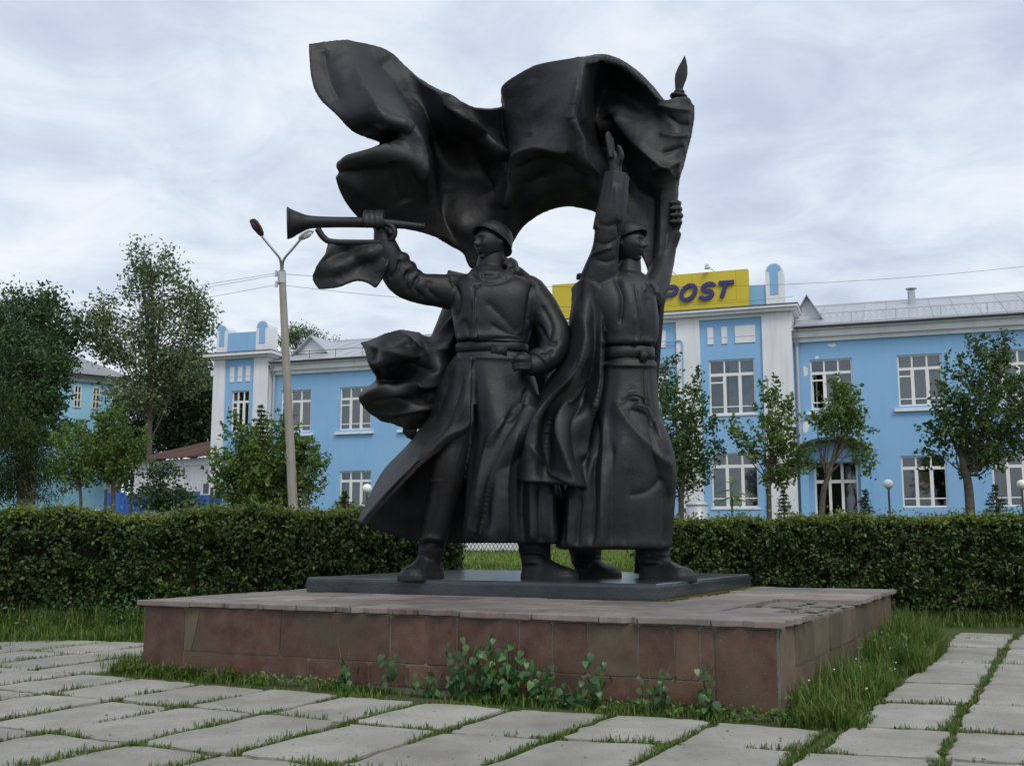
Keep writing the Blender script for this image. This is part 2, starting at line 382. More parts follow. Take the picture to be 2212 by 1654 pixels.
# top: coping and deck slabs, uneven, some missing
def deck(u0, u1, v0, v1, th=.062, jag=.018, over=(0, 0, 0, 0), dz=None, m=None):
    u0 -= over[3]; u1 += over[1]; v0 -= over[0]; v1 += over[2]
    g = .006; pts = []
    n = 5
    cs = [(u0 + g, v0 + g), (u1 - g, v0 + g), (u1 - g, v1 - g), (u0 + g, v1 - g)]
    for k in range(4):
        a, b = np.array(cs[k]), np.array(cs[(k + 1) % 4]); t = b - a; nn = np.array([t[1], -t[0]]) / (np.linalg.norm(t) + 1e-6)
        out = over[k] > 0
        for i in range(n):
            w = random.uniform(-1, .15) * jag if (out and i > 0) else random.uniform(-.004, 0)
            if out and random.random() < .26: w -= random.uniform(.02, .075)
            pts.append(a + t * i / n + nn * w)
    dz = random.uniform(-.004, .006) if dz is None else dz
    K = len(pts); V = []
    cen = np.mean(pts, axis=0)
    for ins, z in ((.004, PH - th), (0, PH - th + .008), (0, PH - .008), (.009, PH)):
        for p in pts:
            q = cen - p; p2 = p + q / np.linalg.norm(q) * ins
            V.append(pp(p2[0], p2[1], z + dz))
    Fs = [(j * K + k, j * K + (k + 1) % K, (j + 1) * K + (k + 1) % K, (j + 1) * K + k) for j in range(3) for k in range(K)] + [tuple(range(3 * K, 4 * K)), tuple(range(K - 1, -1, -1))]
    return MB().add(V, Fs).build('coping_slab', m or MT['coping'], ped)
OV = .075
fx = [-PW, -7.05, -6.55, -5.95, -5.45, -4.95, -4.7, -4.15, -3.85, -3.35, -2.5, -1.75, -1.35, -.62, 0]
for i in range(len(fx) - 1):
    deck(fx[i], fx[i + 1], 0, .55 + random.uniform(-.02, .02), over=(OV, OV if i == len(fx) - 2 else 0, 0, OV if i == 0 else 0), jag=.03)
rv = [.57, 1.25, 2.3, 4.0, 4.75, 5.6, 6.4, PD]
for i in range(len(rv) - 1):
    if i in (1, 2): continue                       # slabs lost on the right edge
    deck(-.95, 0, rv[i], rv[i + 1], over=(0, OV, OV if i == len(rv) - 2 else 0, 0), jag=.035)
deck(-.95, -.45, 1.26, 2.2, jag=.02, dz=-.018); 
for (a, b, c, d) in ((-.9, -.55, 2.9, 3.8), (-.4, -.12, 3.2, 3.7), (-.35, -.1, 2.35, 2.8)): deck(a, b, c, d, dz=-.035, th=.03, m=MT['mortar'])
lv = np.linspace(.57, PD, 9)
for i in range(8): deck(-PW, -PW + .9, lv[i], lv[i + 1], over=(0, 0, OV if i == 7 else 0, OV))
for j in range(7):
    v0 = .57 + (PD - .57) * j / 7; v1 = .57 + (PD - .57) * (j + 1) / 7
    cuts = np.linspace(-PW + .9, -.95, 8) + np.concatenate([[0], rng.uniform(-.12, .12, 6), [0]])
    for i in range(7): deck(cuts[i], cuts[i + 1], v0, v1, over=(0, 0, OV if j == 6 else 0, 0))
# rubble on the broken corner
mb = MB()
for k in range(46):
    u, v, r = random.uniform(-.85, .02), random.uniform(1.3, 3.95), random.uniform(.012, .05)
    c = pp(u, v, PH - .062 + r * .3)
    if u > -.46 or v > 2.2: mb.ell(c, (PU * r * random.uniform(.8, 1.6), PV * r, PZ * r * .5), 6, 4)
tag(mb.build('rubble', MT['mortar'], ped), kind='stuff')
# plinth plate is part of the statue (below); moss along its right foot is built with the plants
# ================================================================== BRONZE STATUE
stq = onz(1430, 1300, PH)
STO = pp(-3.4, 4.2, PH)
sta = thing('bronze_statue', 'dark bronze group of soldiers under a billowing flag on the stone pedestal', 'statue', STO)
# plinth plate
pl0 = onz(1420, 1299, PH); PLT = .20; PTOP = PH + PLT + .008
def plq(u, v, z): return pl0 + PU * u + PV * v + PZ * (z - PH)
def soft_box(q, W, D, z0, z1, name, m, parent, nn=(26, 22), amp=.012):
    V = []; Fs = []; nx_, ny_ = nn
    ring = [(W * (i / nx_ - 1), 0) for i in range(nx_)] + [(0, D * j / ny_) for j in range(ny_)] + [(-W * i / nx_, D) for i in range(nx_)] + [(-W, D * (1 - j / ny_)) for j in range(ny_)]
    K = len(ring)
    for z, ins in ((z0, 0), (z0 + .03, .0), (z1 - .05, .004), (z1 - .015, .012), (z1, .035)):
        for k, (u, v) in enumerate(ring):
            n_ = amp * mnoise.noise((u * 1.3, v * 1.3, z * 3)); uu = u + (ins + n_ if u < -W / 2 else -ins - n_) * (1 if abs(u) < .01 or abs(u + W) < .01 else .2); vv_ = v + (ins + n_ if v < D / 2 else -ins - n_)
            V.append(q(uu, vv_, z + (.006 * mnoise.noise((u * 2, v * 2, 7)) if z > z0 + .1 else 0)))
    for j in range(4):
        for k in range(K): Fs.append((j * K + k, j * K + (k + 1) % K, (j + 1) * K + (k + 1) % K, (j + 1) * K + k))
    V.append(q(-W / 2, D / 2, z1)); 
    for k in range(K): Fs.append((4 * K + k, 4 * K + (k + 1) % K, 5 * K))
    return MB().add(V, Fs).build(name, m, parent)
PLW, PLD = 5.25, 4.36
soft_box(plq, PLW, PLD, PH + .004, PTOP, 'base_plate', MT['plate'], sta)

PXM = 15 / 2359.                                    # metres per picture unit at the statue
def remesh(name, mb, vox, m, parent, smooth_it=4, fac=.5, rough=.03):
    o0 = wl(parent)
    me = bpy.data.meshes.new(name + '_rough'); me.from_pydata([tuple(np.array(p) - o0) for p in mb.v], [], mb.f); me.update()
    ob = bpy.data.objects.new(name + '_rough', me); COL.objects.link(ob)
    md = ob.modifiers.new('r', 'REMESH'); md.mode = 'VOXEL'; md.voxel_size = vox; md.use_smooth_shade = True
    if rough:
        tx = bpy.data.textures.new(name + '_cast', 'CLOUDS'); tx.noise_scale = .16; tx.noise_depth = 3; dp = ob.modifiers.new('d', 'DISPLACE'); dp.texture = tx; dp.strength = rough; dp.mid_level = .5; dp.texture_coords = 'LOCAL'
    if smooth_it: sm = ob.modifiers.new('s', 'SMOOTH'); sm.iterations = smooth_it; sm.factor = fac
    dg = bpy.context.evaluated_depsgraph_get(); dg.update()
    ne = bpy.data.meshes.new_from_object(ob.evaluated_get(dg)); ne.name = name
    bpy.data.objects.remove(ob); bpy.data.meshes.remove(me)
    ne.materials.clear(); return link(name, ne, m, parent, True)
def cr_spline(pts, n):
    pts = np.array(pts, float); m = len(pts); outp = []
    for t in np.linspace(0, m - 1, n):
        i = min(int(t), m - 2); f = t - i
        p0, p1, p2, p3 = pts[max(i - 1, 0)], pts[i], pts[i + 1], pts[min(i + 2, m - 1)]
        outp.append(.5 * ((2 * p1) + (-p0 + p2) * f + (2 * p0 - 5 * p1 + 4 * p2 - p3) * f * f + (-p0 + 3 * p1 - 3 * p2 + p3) * f ** 3))
    return np.array(outp)
def sheet(mb, grid, nu, nv, th, wr=0., wf=3., seed=0., edge=1.0):
    """thick cloth through a grid of (px, py, depth) control points"""
    G = np.array([[P(*c) for c in row] for row in grid])
    A = np.array([cr_spline(row, nu) for row in G]); B = np.array([cr_spline(A[:, i], nv) for i in range(nu)]).transpose(1, 0, 2)
    du = np.gradient(B, axis=1); dv = np.gradient(B, axis=0); n = np.cross(du, dv); n /= np.linalg.norm(n, axis=2, keepdims=True) + 1e-9
    if wr:
        W = np.array([[mnoise.noise((float(p[0] * wf), float(p[2] * wf), seed)) for p in r] for r in B]); B = B + n * (W * wr)[..., None]
    T = np.full((nv, nu, 1), th / 2)
    if edge != 1.0:
        T[0] *= edge; T[-1] *= edge; T[:, 0] *= edge; T[:, -1] *= edge
    a = B + n * T; b = B - n * T; V = np.concatenate([a.reshape(-1, 3), b.reshape(-1, 3)]); o = nu * nv; Fs = []
    for j in range(nv - 1):
        for i in range(nu - 1):
            q = j * nu + i; Fs.append((q, q + 1, q + nu + 1, q + nu)); Fs.append((o + q, o + q + nu, o + q + nu + 1, o + q + 1))
    for i in range(nu - 1):
        Fs.append((i, o + i, o + i + 1, i + 1)); q = (nv - 1) * nu + i; Fs.append((q, q + 1, o + q + 1, o + q))
    for j in range(nv - 1):
        q = j * nu; Fs.append((q, q + nu, o + q + nu, o + q)); q = j * nu + nu - 1; Fs.append((q, o + q, o + q + nu, q + nu))
    return mb.add(V, Fs)
def loft(mb, rows, n=72, folds=None, nrow=60, ex=2.4):
    """closed coat / torso body; rows: (y, x left, x right, depth, half depth)"""
    Rw = cr_spline(rows, nrow); rings = []
    for j, (y, xl, xr, Y, hd) in enumerate(Rw):
        c = P((xl + xr) / 2, y, Y); hw = (P(xr, y, Y) - P(xl, y, Y))[0] / 2; r = []
        t = j / (nrow - 1)
        for k in range(n):
            th = 2 * math.pi * k / n; cc, ss = math.cos(th), math.sin(th)
            x = hw * abs(cc) ** (2 / ex) * (1 if cc > 0 else -1); d = hd * abs(ss) ** (2 / ex) * (1 if ss > 0 else -1)
            if folds: f = folds(th, t); x += cc * f[0] if len(f) > 1 else cc * f[0] * .3; d += ss * f[0]
            r.append(c + np.array([x, d, 0]))
        rings.append(r[::-1])
    return mb.rings(rings)
def limb(mb, pts, n=20, k=24):
    """pts: (px, py, depth, radius in picture units); smooth tapered limb"""
    Q = cr_spline([[*P(a, b, c), r * PXM] for a, b, c, r in pts], k); mb.tube(Q[:, :3], list(Q[:, 3]), n)
    mb.ell(Q[0, :3], np.eye(3) * Q[0, 3] * .98, 12, 8); mb.ell(Q[-1, :3], np.eye(3) * Q[-1, 3] * .98, 12, 8); return mb
def frame(f, up=(0, 0, 1)):
    f = np.array(f, float); f /= np.linalg.norm(f); s = np.cross(f, up); s /= np.linalg.norm(s); return f, s, np.cross(s, f)
def head(mb, c, face, h, up=(0, 0, 1), n=72, m=56):
    """sculpted head: sphere pushed out to skull, jaw, nose, brow, lips, chin and ears; h = half height"""
    f, s, u = frame(face, up); c = np.array(c, float); V = []; Fs = []
    G = lambda x, a, b: math.exp(-((x - a) / b) ** 2)
    for i in range(m + 1):
        ph = math.pi * i / m
        for k in range(n):
            th = 2 * math.pi * k / n
            z = math.cos(ph); x = math.sin(ph) * math.cos(th); y = math.sin(ph) * math.sin(th)     # x forward, y side, z up
            jaw = max(0, -z) ** 1.3
            X, Y, Z = x * .86, y * .74 * (1 - .28 * jaw), z
            fr = max(0, x)
            if x > 0:
                X += 0.087 * fr
                X -= 0.145 * G(z, .12, .16) * G(abs(y), .30, .16) * fr          # eye sockets
                X += 0.080 * G(z, .12, .07) * G(abs(y), .30, .10) * fr         # eyeballs and lids
                X += 0.102 * G(z, .33, .10) * G(abs(y), .25, .28) * fr          # brow
                X += (.10 * G(z, .10, .16) + .26 * G(z, -.13, .13)) * G(y, 0, .105)  # nose
                X += 0.072 * G(z, -.16, .06) * G(abs(y), .11, .07)              # nostrils
                X -= 0.072 * G(z, -.30, .05) * G(y, 0, .2)
                X += 0.123 * G(z, -.40, .055) * G(y, 0, .24)                   # upper lip
                X -= 0.043 * G(z, -.465, .022) * G(y, 0, .26)
                X += 0.116 * G(z, -.53, .055) * G(y, 0, .2)                     # lower lip
                X -= 0.072 * G(z, -.65, .06) * G(y, 0, .25)
                X += 0.217 * G(z, -.83, .15) * G(y, 0, .28)                     # chin
                X += 0.072 * G(z, -.12, .16) * G(abs(y), .5, .18)               # cheekbones
            else: X *= 1.02 + .1 * max(0, z)
            if abs(y) > .5: Y += (1 if y > 0 else -1) * .10 * G(z, -.02, .16) * G(x, -.12, .13)   # ears
            V.append(c + h * (X * f + Y * s + Z * u))
    for i in range(m):
        for k in range(n):
            a = i * n + k; b = i * n + (k + 1) % n; Fs.append((a, a + n, b + n, b))
    return mb.add(V, Fs)
def helmet(name, c, axis, face, r, parent, flare=.12):
    """steel helmet: dome with a rolled, slightly flared rim, longer over the neck"""
    ax = np.array(axis, float); ax /= np.linalg.norm(ax); f = np.array(face, float); f -= (f @ ax) * ax; f /= np.linalg.norm(f); s = np.cross(ax, f)
    c = np.array(c, float); rings = []
    prof = [(0.02, 1.03), (.3, .985), (.55, .87), (.75, .7), (.88, .5), (.955, .28), (.99, .08), (1.0, -.06), (1.06, -.16), (1.085, -.20), (1.07, -.215), (.98, -.17), (.92, -.02), (.8, .4), (.5, .75), (.02, .9)]
    for rr, zz_ in prof:
        ring = []
        for k in range(40):
            th = 2 * math.pi * k / 40; ct, st = math.cos(th), math.sin(th)
            z = zz_
            if zz_ < .3: z = zz_ - .14 * max(0, -ct) + .10 * max(0, ct) * (rr > .95)
            ext = 1.0 + .10 * (ct > 0) * ct * (zz_ < .1)
            ring.append(c + r * (rr * (1.1 * ext * ct * f + .93 * st * s) + z * .92 * ax))
        rings.append(ring)
    mb = MB(); mb.rings(rings); return mb.build(name, MT['bronze'], parent, True)
def boot(mb, heel, toe, w, h, shaft_top=None, shaft_r=(.2, .24)):
    """heel and toe on the plate (world xy), sole, instep, toe cap, ankle shaft"""
    heel = np.array([*heel, PTOP]); toe = np.array([*toe, PTOP]); d = toe - heel; Lg = np.linalg.norm(d); f = d / Lg; s = np.array([f[1], -f[0], 0]); rings = []
    for t, ww, hh in ((-.03, .55, .75), (.0, .8, .92), (.12, .92, 1.0), (.28, .9, .98), (.42, .88, .82), (.56, .95, .66), (.70, 1.05, .54), (.83, 1.02, .48), (.93, .82, .42), (1.0, .5, .3), (1.02, .2, .15)):
        r = []; c = heel + d * t
        for k in range(24):
            th = 2 * math.pi * k / 24; y = math.cos(th) * w * ww; z = math.sin(th)
            zz_ = h * hh * (z if z > 0 else 0) ** .8 if z > 0 else -.03
            r.append(c + s * y * (1 if z > -.2 else 1.03) + PZ * zz_)
        rings.append(r)
    mb.rings(rings)
    # sole welt
    rings = []
    for t, ww in ((-.04, .6), (.0, .88), (.15, .98), (.4, .93), (.6, 1.0), (.75, 1.1), (.88, 1.02), (.97, .75), (1.04, .3)):
        c = heel + d * t; rings.append([c + s * (w * ww * a) + PZ * b for a, b in ((-1, -.03), (1, -.03), (1, .06), (.9, .075), (-.9, .075), (-1, .06))])
    mb.rings(rings)
    if shaft_top is not None:
        b0 = heel + d * .2 + PZ * h * .55
        t1 = np.array(shaft_top, float)
        Q = [b0, b0 * .72 + t1 * .28, b0 * .4 + t1 * .6, t1]
        mb.tube(cr_spline(Q, 14), list(np.interp(np.linspace(0, 1, 14), [0, .25, .6, 1], [shaft_r[0] * 1.02, shaft_r[0], shaft_r[1], shaft_r[1]])), 20)
        for k, tt in enumerate((.06, .2, .33)):
            c = b0 + (t1 - b0) * tt; mb.ell(c, (f * shaft_r[0] * 1.1, s * shaft_r[0] * 1.1, PZ * .035 + f * .02 * (-1) ** k), 16, 6)
    return mb
def finger(mb, pts, r0, r1=None, n=10):
    Q = cr_spline([P(*p) for p in pts], 12); rr = list(np.linspace(r0, r1 or r0 * .8, 12)); rr[-1] *= .7
    mb.tube(Q, rr, n); mb.ell(Q[-1], np.eye(3) * rr[-1] * 1.1, 8, 6); return mb

def carve(o, marks):
    """press folds and seams into a finished cast: (polyline, width, depth in m); negative depth = groove"""
    me = o.data; n = len(me.vertices); V = np.empty(n * 3, np.float32); me.vertices.foreach_get('co', V); V = V.reshape(-1, 3).astype(float)
    Nn = np.empty(n * 3, np.float32); me.vertex_normals.foreach_get('vector', Nn); Nn = Nn.reshape(-1, 3)
    W = V + wl(o); rel = W - np.array([0, 0, EYE]); dd = rel[:, 1] * _c + rel[:, 2] * _s; uu = -rel[:, 1] * _s + rel[:, 2] * _c
    px = np.stack([CX + F * rel[:, 0] / dd, CY - F * uu / dd], 1); vd = rel / np.linalg.norm(rel, axis=1, keepdims=True); face = np.clip(-(vd * Nn).sum(1) * 2.2, 0, 1)
    disp = np.zeros(n)
    for pts, wd, amp in marks:
        Q = cr_spline([[a, b_] for a, b_ in pts], max(8, len(pts) * 6)); best = np.full(n, 1e9); tt = np.zeros(n)
        sel = np.where((px[:, 0] > Q[:, 0].min() - 4 * wd) & (px[:, 0] < Q[:, 0].max() + 4 * wd) & (px[:, 1] > Q[:, 1].min() - 4 * wd) & (px[:, 1] < Q[:, 1].max() + 4 * wd))[0]
        if not len(sel): continue
        q = px[sel]; bs = np.full(len(sel), 1e9); bt = np.zeros(len(sel)); K = len(Q) - 1
        for i in range(K):
            a = Q[i]; ab = Q[i + 1] - a; t = np.clip(((q - a) @ ab) / (ab @ ab + 1e-9), 0, 1); ds = np.linalg.norm(q - a - t[:, None] * ab, axis=1); m_ = ds < bs; bs[m_] = ds[m_]; bt[m_] = ((i + t) / K)[m_]
        fade = np.clip(np.minimum(bt, 1 - bt) * 6 + .25, 0, 1)
        disp[sel] += (max(amp, -.085) if wd < 9 else amp) * np.exp(-(bs / (wd * 1.15)) ** 1.25) * fade * face[sel]
    V = V + Nn * disp[:, None]; me.vertices.foreach_set('co', V.astype(np.float32).ravel()); me.update()
    sm = o.modifiers.new('s', 'SMOOTH'); sm.iterations = 3; sm.factor = .5; dg = bpy.context.evaluated_depsgraph_get(); dg.update()
    ne = bpy.data.meshes.new_from_object(o.evaluated_get(dg)); ne.name = me.name; o.modifiers.clear(); o.data = ne; bpy.data.meshes.remove(me)
BR = MT['bronze']
# ------------------------------------------------------------------ bugler
b = MB()
def bfold(th, t):
    return (.012 * math.sin(5 * th + 3 * t) * t,)
loft(b, [(592, 1022, 1092, 15.0, .2), (600, 1004, 1118, 15.0, .28), (608, 984, 1142, 14.98, .34), (622, 974, 1160, 14.96, .42), (650, 972, 1164, 14.95, .48), (690, 978, 1154, 14.95, .48), (722, 983, 1146, 14.95, .46), (738, 986, 1142, 14.95, .455), (743, 988, 1139, 14.95, .40), (766, 987, 1139, 14.95, .39), (770, 985, 1142, 14.95, .43), (780, 984, 1143, 14.95, .45)], folds=bfold, nrow=90, ex=2.7)
# front placket and chest seam
b.tube([P(1024, y, 14.95 - d) for y, d in ((618, .40), (650, .475), (690, .48), (735, .455))], .028, 8)
# right half of the coat skirt
def sk(th, t):
    front_ = max(0, -math.sin(th))
    f = (.10 * math.cos((th - 4.71) * 6 + 1.2 + 1.3 * t) + .05 * math.cos((th - 4.71) * 11 + 4 * t)) * t * (.35 + .65 * front_)
    return (f,)
loft(b, [(772, 985, 1142, 14.95, .44), (800, 986, 1150, 14.95, .47), (830, 988, 1160, 14.95, .5), (872, 1000, 1168, 14.93, .54), (917, 1012, 1176, 14.92, .57), (960, 1015, 1186, 14.92, .58), (1010, 1010, 1200, 14.92, .6), (1080, 1007, 1214, 14.93, .62), (1130, 1004, 1220, 14.95, .63), (1156, 1002, 1222, 14.97, .63), (1172, 1012, 1222, 15.0, .6)], folds=sk, nrow=70, ex=2.6)
# a long sharp fold running down from the hip, and the knee under the coat
sheet(b, [[(1120, 880, 14.49), (1140, 875, 14.39), (1165, 890, 14.43)], [(1075, 940, 14.43), (1105, 935, 14.29), (1150, 940, 14.39)], [(1045, 1000, 14.41), (1072, 1000, 14.27), (1100, 1010, 14.47)], [(1022, 1070, 14.41), (1040, 1075, 14.33), (1058, 1085, 14.49)], [(1012, 1145, 14.47), (1022, 1150, 14.43), (1032, 1155, 14.51)]], 20, 40, .10)
# left flap swinging back in the wind
sheet(b, [[(985, 772, 14.95), (1000, 774, 14.62), (1024, 775, 14.5)], [(969, 798, 15.0), (993, 805, 14.6), (1023, 808, 14.46)], [(954, 828, 15.05), (988, 838, 14.58), (1022, 842, 14.44)], [(942, 872, 15.1), (980, 880, 14.58), (1021, 884, 14.4)],
          [(930, 909, 15.15), (968, 915, 14.6), (1014, 921, 14.38)], [(906, 938, 15.2), (935, 948, 14.68), (975, 945, 14.4)], [(884, 964, 15.2), (905, 978, 14.72), (940, 974, 14.42)], [(857, 992, 15.2), (872, 1010, 14.76), (898, 1006, 14.45)],
          [(832, 1021, 15.2), (840, 1043, 14.8), (858, 1048, 14.5)], [(804, 1072, 15.2), (809, 1086, 14.86), (822, 1090, 14.58)], [(779, 1129, 15.2), (781, 1132, 14.92), (787, 1133, 14.66)]], 26, 110, .10, wr=.02, wf=4)
# back of the skirt, seen from inside
sheet(b, [[(945, 880, 15.1), (985, 880, 15.4), (1040, 880, 15.45), (1110, 890, 15.4)], [(880, 970, 15.25), (930, 980, 15.5), (1010, 985, 15.5), (1110, 990, 15.45)], [(832, 1030, 15.25), (885, 1050, 15.55), (980, 1060, 15.55), (1110, 1060, 15.5)], [(803, 1078, 15.25), (868, 1105, 15.55), (960, 1115, 15.6), (1110, 1110, 15.5)], [(782, 1131, 15.2), (862, 1158, 15.5), (930, 1172, 15.6), (1110, 1172, 15.5)]], 50, 60, .09, wr=.05, wf=2.2, seed=3)
# legs and boots
limb(b, [(1005, 860, 15.0, 52), (990, 930, 14.86, 46), (972, 985, 14.76, 40), (964, 1040, 14.82, 36), (952, 1100, 14.95, 34), (938, 1160, 15.06, 29)])
b.ell(P(962, 1040, 14.82), (np.array([36 * PXM * 1.08, 0, 0]), np.array([0, 36 * PXM * 1.08, 0]), PZ * .035), 20, 8)
hl, tl = onz(944, 1243, PTOP), onz(884, 1250, PTOP)
boot(b, (hl[0] + .02, 15.32), (P(878, 1200, 14.72)[0], 14.72), .195, .38, P(938, 1150, 15.1), (.165, .19))
boot(b, (P(1140, 1240, 14.98)[0], 14.98), (P(1240, 1240, 14.52)[0], 14.5), .19, .36, P(1152, 1160, 14.98), (.20, .22))
# arms
limb(b, [(1000, 634, 14.95, 42), (950, 628, 14.86, 37), (905, 622, 14.78, 34), (868, 606, 14.7, 34), (848, 572, 14.64, 32), (834, 535, 14.58, 27), (826, 505, 14.54, 20)])
for (x, y, Y, r, q) in ((892, 613, 14.75, 34, .5), (872, 597, 14.7, 34.5, .7), (856, 576, 14.66, 32, .8)):
    b.ell(P(x, y, Y), (np.array([r * PXM * .5, 0, -r * PXM * q * .6]), np.array([0, r * PXM * 1.04, 0]), np.array([r * PXM * q, 0, r * PXM * .9])), 14, 8)
limb(b, [(1140, 634, 14.93, 42), (1166, 662, 14.9, 38), (1184, 692, 14.86, 36), (1200, 726, 14.78, 35), (1196, 756, 14.66, 32), (1176, 780, 14.52, 27), (1152, 790, 14.42, 23), (1140, 790, 14.38, 18)])
b.tube([P(1172, 776, 14.5), P(1160, 786, 14.44)], [30 * PXM, 29 * PXM], 18)                       # cuff
# shoulder straps, collar
for (x0, y0, x1, y1) in ((968, 588, 1020, 600), (1112, 603, 1163, 607)):
    b.tube([P(x0, y0 + 2, 14.95), P(x1, y1 + 2, 14.95)], .15, 6, flat=.25)
sheet(b, [[(1018, 582, 14.72), (1012, 596, 14.66), (1016, 612, 14.62), (1020, 622, 14.6)], [(1040, 592, 14.62), (1040, 602, 14.58), (1036, 610, 14.58), (1030, 618, 14.58)]], 16, 8, .05)
sheet(b, [[(1098, 578, 14.78), (1108, 590, 14.7), (1112, 606, 14.62), (1118, 626, 14.56)], [(1076, 596, 14.62), (1086, 604, 14.58), (1096, 612, 14.56), (1108, 620, 14.54)]], 16, 8, .05)
b.tube([P(1058, 584, 14.96), P(1056, 604, 14.95)], [.24, .34], 20)
b.tube([P(1064, 536, 14.95), P(1058, 600, 14.97)], [.175, .23], 20)                               # neck
b.ell(P(1058, 600, 14.84), (np.array([.30, 0, 0]), np.array([0, .24, 0]), PZ * .12), 18, 10)
bh = P(1061, 528, 14.90); bface = (-.76, -.65, -.02)
# hand holding the bugle: palm behind, four fingers over the tube, thumb below
b.ell(P(822, 488, 14.56), (np.array([.11, 0, .02]), np.array([0, .07, 0]), np.array([0, 0, .12])), 12, 8)
for i, x in enumerate((789, 801, 813, 824)):
    finger(b, [(x + 5, 462, 14.62), (x + 1, 458, 14.46), (x, 468, 14.36), (x + 1, 482, 14.34), (x + 4, 490, 14.38)], .038, .034)
finger(b, [(826, 494, 14.5), (840, 497, 14.4), (846, 505, 14.36)], .04)
# fist on the hip
b.ell(P(1142, 788, 14.36), (np.array([.11, 0, 0]), np.array([0, .075, 0]), np.array([0, 0, .12])), 12, 8)
for i, (y, x) in enumerate(((772, 1112), (780, 1106), (789, 1107), (797, 1111))):
    finger(b, [(1146, y - 1, 14.28), (1130, y - 2, 14.24), (1118, y - 1, 14.24), (x, y + 3, 14.32)], .032, .028)
finger(b, [(1142, 770, 14.34), (1130, 764, 14.36), (1118, 766, 14.42)], .034)
bug = remesh('bugler_figure', b, .0155, BR, sta, 2, rough=.01)
carve(bug, [([(1023, 622), (1023, 680), (1024, 738)], 2.5, -.03), ([(1030, 622), (1031, 680), (1031, 738)], 6, .015), ([(1022, 782), (1023, 850), (1022, 935)], 3, -.05),
    ([(986, 741), (1020, 737), (1080, 744), (1140, 745)], 3, -.05), ([(988, 731), (1030, 728), (1090, 735), (1136, 736)], 7, .05), ([(985, 772), (1060, 773), (1142, 776)], 3.5, .03),
    ([(975, 600), (990, 640), (986, 690)], 4, -.06), ([(1152, 612), (1146, 650), (1140, 700)], 4, -.06), ([(905, 596), (896, 620), (915, 645)], 4, -.05), ([(884, 584), (876, 606), (884, 632)], 4, -.045), ([(930, 604), (925, 625), (950, 648)], 5, -.04), ([(865, 560), (858, 585), (838, 600)], 4, -.045),
    ([(1170, 660), (1190, 700), (1186, 730)], 4, -.04), ([(1160, 700), (1185, 735), (1205, 740)], 4, -.05), ([(1195, 756), (1180, 765), (1168, 762)], 4, -.045),
    ([(1050, 650), (1090, 690), (1120, 720)], 8, -.03), ([(1060, 700), (1100, 722), (1135, 728)], 6, -.035), ([(1000, 690), (1012, 715), (1010, 735)], 6, -.03),
    ([(1122, 895), (1090, 940), (1066, 1000), (1052, 1070), (1048, 1150)], 9, -.06), ([(1098, 890), (1062, 950), (1040, 1030), (1028, 1120)], 9, .07), ([(1140, 840), (1120, 880), (1090, 910)], 6, -.06), ([(1120, 930), (1098, 1000), (1092, 1080), (1098, 1165)], 8, .06),
    ([(1130, 1010), (1126, 1090), (1130, 1170)], 7, -.07), ([(1168, 1050), (1166, 1110), (1170, 1175)], 7, -.06), ([(1150, 1030), (1148, 1100), (1150, 1172)], 8, .05), ([(1190, 1060), (1190, 1120), (1194, 1178)], 7, .05),
    ([(1000, 800), (985, 860), (955, 930), (900, 1000), (830, 1085)], 7, -.05), ([(1012, 810), (1004, 870), (985, 915), (930, 970)], 8, .045), ([(975, 800), (955, 860), (935, 912)], 7, -.04),
    ([(945, 1050), (940, 1110), (930, 1165)], 5, -.03), ([(905, 1180), (930, 1175), (955, 1182)], 4, -.04), ([(908, 1168), (930, 1160), (955, 1166)], 4, .03), ([(1120, 1195), (1150, 1190), (1190, 1200)], 4, -.04),
    ([(1015, 590), (1035, 606), (1060, 612), (1090, 606), (1104, 596)], 4, -.03), ([(1036, 612), (1030, 618), (1020, 622)], 3, -.04)])
mb = MB(); head(mb, bh, bface, .268); mb.build('head', BR, bug, True)
helmet('helmet', P(1068, 517, 14.95), (.38, .30, 1), bface, 42 * PXM, bug)
mb = MB(); belt = []
for k in range(40):
    th = 2 * math.pi * k / 40; belt.append((math.cos(th), math.sin(th)))
def beltring(xl, xr, y0, y1, Y, hd, name, parent, ex=2.7, buckle=None):
    mb = MB(); rr = []
    for y, g in ((y0, 0), (y0 + 1.5, .018), (y1 - 1.5, .018), (y1, 0)):
        c = P((xl + xr) / 2, y, Y); hw = (P(xr, y, Y) - P(xl, y, Y))[0] / 2; ring = []
        for k in range(56):
            th = 2 * math.pi * k / 56; cc, ss = math.cos(th), math.sin(th)
            ring.append(c + np.array([(hw + g) * abs(cc) ** (2 / ex) * (1 if cc > 0 else -1), (hd + g) * abs(ss) ** (2 / ex) * (1 if ss > 0 else -1), 0]))
        rr.append(ring[::-1])
    mb.rings(rr)
    if buckle: 
        x, y, w_, h_ = buckle; c = P(x, y, Y - hd - .03); mb.box(c + np.array([-w_ / 2, -.02, -h_ / 2]), (w_, 0, 0), (0, .04, 0), (0, 0, h_))
        mb.ell(c + np.array([0, -.025, 0]), (np.array([.05, 0, 0]), np.array([0, .02, 0]), np.array([0, 0, .05])), 10, 6)
    return mb.build(name, BR, parent, True)
beltring(987, 1139, 747, 767, 14.95, .405, 'belt', bug, buckle=(1078, 757, .22, .15))

